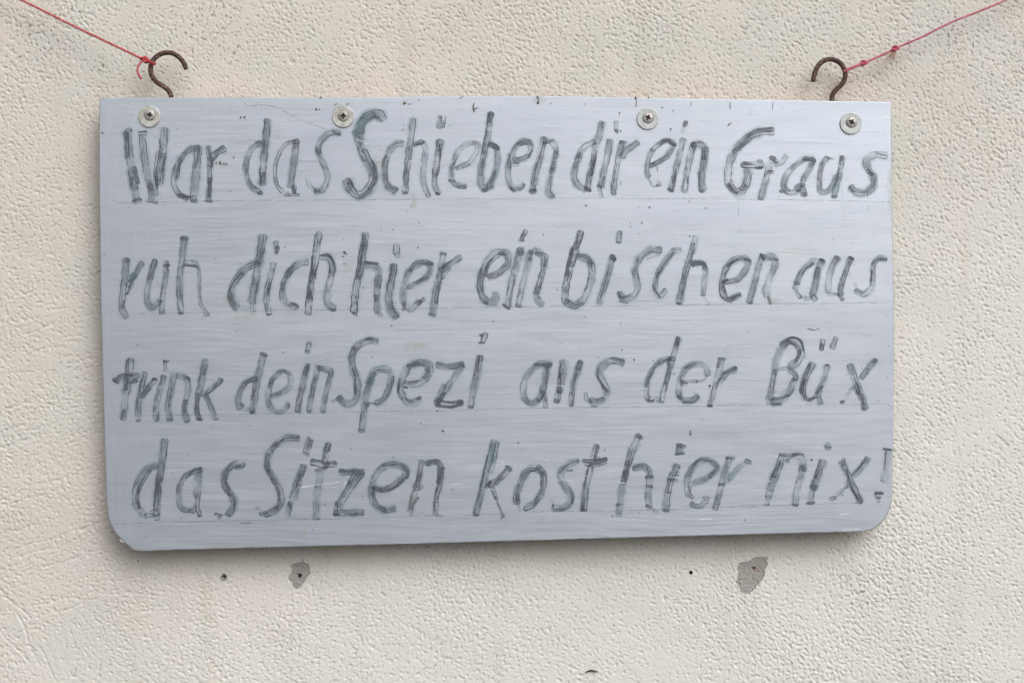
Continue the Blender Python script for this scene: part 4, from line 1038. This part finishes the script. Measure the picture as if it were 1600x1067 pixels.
V, F, UV = [], [], []
SP = [(257, 274, 1.1), (365, 246, 1.2), (360, 299, 1.0), (344, 255, 2.3), (350, 257, 1.3), (338, 255, 1.4), (354, 256, 1.2), (420.5, 273, .8), (359, 171, .8), (376, 184, 1.7), (382, 183.5, 1.4),
      (494, 171, 1.5), (499, 171.5, 1.3), (632, 162, 2.2), (655, 156, .9), (629.5, 203, .9), (640, 163, 1.1), (652.5, 273, .8), (840, 161, 1.8), (861, 162, .9),
      (1035, 168, 1.4), (1027, 290, 1.3), (970, 205, 1.2), (914, 163, 1.0), (968, 177, 1.2), (1052, 173, 1.0), (1048, 202, 1.1), (1015, 324, 1.2), (998, 323.5, .9), (915, 321, 1.1), (905, 323.5, .7),
      (1055, 290, .9), (1217, 307, .8), (1385, 293, .8), (1395, 280, .6), (636, 330, .8), (641, 322, .7), (916, 321, 1), (1076.5, 315, .8), (1103, 325, 1.1),
      (538, 394.5, 2.1), (536, 401, 1.5), (541, 397, 1.2), (538, 412, 1.2), (445.5, 386, .9), (342, 368, .7), (375, 412, .9), (336, 404, .9), (653, 387, 1.1), (568, 450, .9), (580, 440, .7), (596, 358, .8),
      (614, 359, 1.1), (655, 348, 1.2), (612, 509, 1.0), (618, 474, .9), (871, 453, .9), (849, 367, 1.0), (985, 354, .9), (771, 502, 1), (914, 495, .9), (1003, 348, 1.1), (985, 348, .8), (1078, 369, 1.0), (1016, 455, .9),
      (970, 505, .9), (1170, 518, 1), (215, 539, 1.0), (370, 517, .9), (443, 551, .9), (390, 665, .9), (443, 550.5, .9), (582, 558, 1.2), (692, 673, 1.5), (658, 661, 1.0), (683, 642, 1.4),
      (972, 546, 1.2), (935, 558, .9), (1054, 584, 1.1), (991, 562, 1.5), (1021, 563, 1), (1097, 654, .9), (1109, 603, 1.5), (170, 600, .6), (283, 808.5, 1.1), (270, 738, .8), (484.5, 675, 1), (228, 838, .8), (228, 830, .6),
      (549, 700, 1.0), (615, 714, 1.2), (566, 775, 1.1), (508, 788, 1), (692, 672, 1), (810, 691.5, 1.4), (945, 703, 1.1), (1000, 695, 1.1), (957, 806, 1.2), (999, 802, .8), (1164, 812, 1.1), (1268.5, 718, 1.6), (1317, 773, 1), (1315, 768, .7),
      (1079, 678, 1.3), (160, 208, 1.5), (163, 398, 1), (840, 152, 1.6), (993, 153.5, 1.6), (1013, 153, 1.4), (501, 153, 1.2), (1389, 540, .8), (1386, 590, .8)]
for (x, y, r) in SP: blob(V, F, UV, x, y, r * random.uniform(.7, 1.15), r * random.uniform(.8, 1.3), 0.0007, random.uniform(0, 3), 8)
for _ in range(90):
    r = random.uniform(.25, .62)
    blob(V, F, UV, random.uniform(165, 1388), random.uniform(158, 825), r, r * random.uniform(.8, 1.6), 0.0007, random.uniform(0, 3), 6)
link('paint_speck', flat_mesh('paint_speck', V, F, UV), M_speck, sign, kind='stuff')
for pts, wd in (([(741, 161), (739, 168), (741, 175)], 1.8), ([(741, 170), (747, 169)], 1.2), ([(522, 165), (526, 162)], 1.2), ([(540, 166), (545, 161)], 1.2), ([(841, 152), (842, 163)], 1.3), ([(718, 155), (723, 151)], 1.0),
                ([(995, 155), (993.5, 168)], .9), ([(1141, 160), (1141, 170)], 1.3), ([(1080, 160), (1079, 166)], .8), ([(1208, 160), (1207, 172)], .8), ([(1027, 260), (1027, 268)], 1.0), ([(970, 284), (970, 290)], 1.0),
                ([(1079, 672), (1078.5, 680)], 1.4), ([(1138, 196), (1143, 192)], 1.2), ([(376, 816.5), (392, 817), (262, 817)][:2], .8), ([(1262, 513), (1274, 516)], 1.0), ([(1275, 515), (1280, 513)], 1.0), ([(1137, 197), (1140, 193)], 1.2)):
    hair('gouge', pts, wd, M_speck, 0.0006)
for (x, y, rx, ry) in ((843, 818, 9, 15), (432, 210, 12, 10), (348, 256, 14, 7), (1157, 362, 8, 8), (646, 316, 9, 18), (536, 172, 26, 20), (545, 415, 12, 16), (740, 172, 8, 7), (475, 833, 9, 8), (362, 470, 20, 12),
                       (590, 256, 20, 14), (842, 156, 14, 8), (380, 495, 28, 12), (1210, 470, 16, 8), (633, 160, 7, 7), (1400 - 10, 300, 6, 60), (650, 540, 30, 14), (1215, 610, 40, 8)):
    V, F, UV = [], [], []
    blob(V, F, UV, x, y, rx, ry, 0.00004 + 0.00001 * random.random(), 0, 18, .2)
    link('stain', flat_mesh('stain', V, F, UV), M_stain, sign)

# ------------------------------------------------------------------ cords
def strand_pair(ctrl, r, pitch, step=2.0, flat=0.0):
    """two strands laid round each other; ctrl are (px, py, y)"""
    c = catmull(ctrl, step)
    c = [P(p[0], p[1], p[2]) for p in c]
    v, f = [], []
    for s in (0, 1, 2):
        pth = []
        L = 0
        n = Vector((0, -1, 0))
        for i, p in enumerate(c):
            a, b = c[max(i - 1, 0)], c[min(i + 1, len(c) - 1)]
            t = (b - a).normalized()
            if i: L += (p - c[i - 1]).length
            nn = (n - t * n.dot(t)).normalized(); bi = t.cross(nn)
            an = 2 * math.pi * (L / pitch + s / 3)
            pth.append(p + (nn * math.cos(an) + bi * math.sin(an)) * r * 0.5)
        tube(v, f, pth, r * 0.62, 7, True, 0.05)
    return v, f

def knot_mesh(cx, cy, y, r, size, dirv, stretch=1.0, q=3):
    v, f = [], []
    c = P(cx, cy, y)
    t = Vector((dirv[0], 0, -dirv[1])).normalized(); up = Vector((0, -1, 0)); sd_ = t.cross(up)
    pth = []
    N = 90
    for i in range(N):
        a = 2 * math.pi * i / N
        x = (math.sin(a) + 2 * math.sin(2 * a)) / 3; z_ = (math.cos(a) - 2 * math.cos(2 * a)) / 3; d = -math.sin(3 * a) * 0.55
        pth.append(c + t * x * size * stretch + sd_ * z_ * size * 0.72 + up * d * size * 0.75)
    pth.append(pth[0].copy())
    tube(v, f, pth, r, 9, False, 0.05)
    return v, f

def fuzz(name, path, n, ln, mat, parent, rad=0.00006, spread=1.0):
    v, f = [], []
    for _ in range(n):
        i = random.randrange(len(path)); p = P(*path[i])
        d = Vector((random.uniform(-1, 1), random.uniform(-.6, .2), random.uniform(-1, 1))).normalized()
        k = Vector((random.uniform(-1, 1), 0, random.uniform(-1, 1))) * 0.5
        l = ln * random.uniform(.4, 1)
        tube(v, f, [p, p + d * l * .5, p + d * l + k * l * .4], rad, 4, False)
    return link(name, mesh(name, v, f), mat, parent, kind='stuff')

RC = 1.85 * K
# left cord
left = empty('cord', P(-300, -160, -0.004), 'red cord from the upper left tied with one round knot to the left hook', 'cord')
lp = [(-560, -285, 0.002), (-300, -160, -0.010), (24, -4, -0.019), (120, 43.5, -0.021), (222, 92, -0.0225)]
v, f = strand_pair(lp, RC * 1.05, 0.011)
link('strand', mesh('strand', v, f), M_red, left)
v, f = knot_mesh(226, 93.3, -0.0235, RC * 1.15, 6.0 * K, (1, .45))
v2, f2 = knot_mesh(227.5, 94, -0.0235, RC * 1.05, 4.6 * K, (.5, 1))
o_ = len(v); v += v2; f += [tuple(i + o_ for i in q) for q in f2]
link('knot', mesh('knot', v, f), M_redknot, left)
v, f = [], []
tube(v, f, [P(*q) for q in catmull([(228, 93, -0.0245), (234, 96.5, -0.0262), (240, 99.5, -0.0252), (243, 99.8, -0.0225), (242, 98.8, -0.0185), (237, 96, -0.0178), (229, 92, -0.0215)], 1.0)], RC * .85, 8, True, .04)
tube(v, f, [P(*q) for q in catmull([(228, 95, -0.0235), (234, 98.6, -0.0252), (239, 101.2, -0.0246), (242.3, 101, -0.0215), (240, 99.5, -0.0182), (234, 97.5, -0.0180), (229, 95, -0.021)], 1.0)], RC * .7, 8, True, .04)
link('loop', mesh('loop', v, f), M_redknot, left)
tl = [(223, 95.5, -0.024), (218.5, 100, -0.0245), (215.3, 106, -0.0245), (214.8, 112, -0.024), (217, 118, -0.0235), (220.8, 124, -0.023)]
v, f = strand_pair(tl, RC * .95, 0.009, 1.0)
link('tail', mesh('tail', v, f), M_red, left)
fuzz('fuzz', catmull(lp[2:], 3.0) + catmull(tl[-2:], .5) * 6, 90, 0.0022, M_red, left)
# right cord
right = empty('cord', P(1900, -150, -0.004), 'faded pink cord with two knots and a frayed end, tied to the right hook', 'cord')
rp = [(2160, -258, 0.002), (1860, -126, -0.008), (1576, -1, -0.014), (1490, 34, -0.015), (1440, 58.5, -0.0155), (1398, 76.5, -0.0165)]
v, f = strand_pair(rp, RC * .95, 0.012)
link('strand', mesh('strand', v, f), M_pink, right)
mp = [(1398, 77, -0.0165), (1374, 88.5, -0.0168), (1350, 99, -0.0172)]
v, f = strand_pair(mp, RC * 1.0, 0.010, 1.0)
link('strand', mesh('strand', v, f), M_pink, right)
for (kx, ky, sz) in ((1349.5, 99.3, 5.2), (1398.5, 76.5, 5.6)):
    v, f = knot_mesh(kx, ky, -0.0172, RC * .85, sz * K, (1, -.42), 1.25)
    v2, f2 = knot_mesh(kx + .5, ky - .3, -0.0176, RC * .7, sz * .75 * K, (.7, -1))
    o_ = len(v); v += v2; f += [tuple(i + o_ for i in q) for q in f2]
    link('knot', mesh('knot', v, f), M_pinkknot, right, label='knot nearest the hook' if kx < 1360 else 'knot with a frayed end')
v, f = [], []
tube(v, f, [P(*q) for q in catmull([(1349, 99, -0.018), (1336, 104, -0.0192), (1325, 108.8, -0.0195), (1318.5, 111.3, -0.0182), (1316.8, 111.5, -0.0155), (1319, 110.5, -0.0125), (1326, 107, -0.0125), (1338, 102, -0.015), (1348, 98, -0.0165)], 1.2)], RC * .72, 8, True, .04)
tube(v, f, [P(*q) for q in catmull([(1349, 101, -0.0178), (1336, 106.3, -0.0188), (1325, 110.8, -0.0193), (1318.5, 113, -0.0178), (1317.3, 113, -0.0155), (1320, 111.6, -0.0128), (1328, 108.5, -0.013), (1340, 103.5, -0.015)], 1.2)], RC * .6, 8, True, .04)
link('loop', mesh('loop', v, f), M_pink, right)
v, f = [], []
for i in range(46):
    x0_, y0_ = 1396 + random.uniform(-3, 3), 80 + random.uniform(-1.5, 2)
    ex = x0_ + random.gauss(-6, 6.0); ey = y0_ + random.uniform(9, 20)
    mx, my = (x0_ + ex) / 2 + random.uniform(-2.5, 2.5), (y0_ + ey) / 2 + random.uniform(-1, 2)
    yy = -0.018 - random.uniform(0, .002)
    tube(v, f, [P(*q) for q in catmull([(x0_, y0_, -0.0175), (mx, my, yy), (ex, ey, yy + .001)], 2.0)], random.uniform(.12, .28) * K, 4, False)
link('frayed_end', mesh('frayed_end', v, f), M_fibre, right, kind='stuff')
v, f = [], []
tube(v, f, [P(*q) for q in catmull([(1418, 69, -0.0165), (1421, 71.5, -0.0175), (1420.5, 76, -0.0178), (1416, 79, -0.0178), (1409, 77, -0.0175)], 1.0)], .5 * K, 5, True)
link('loose_fibre', mesh('loose_fibre', v, f), M_hair, right)
fuzz('fuzz', catmull(rp[2:], 3.0) + catmull(mp, 2.0), 60, 0.0018, M_pink, right)
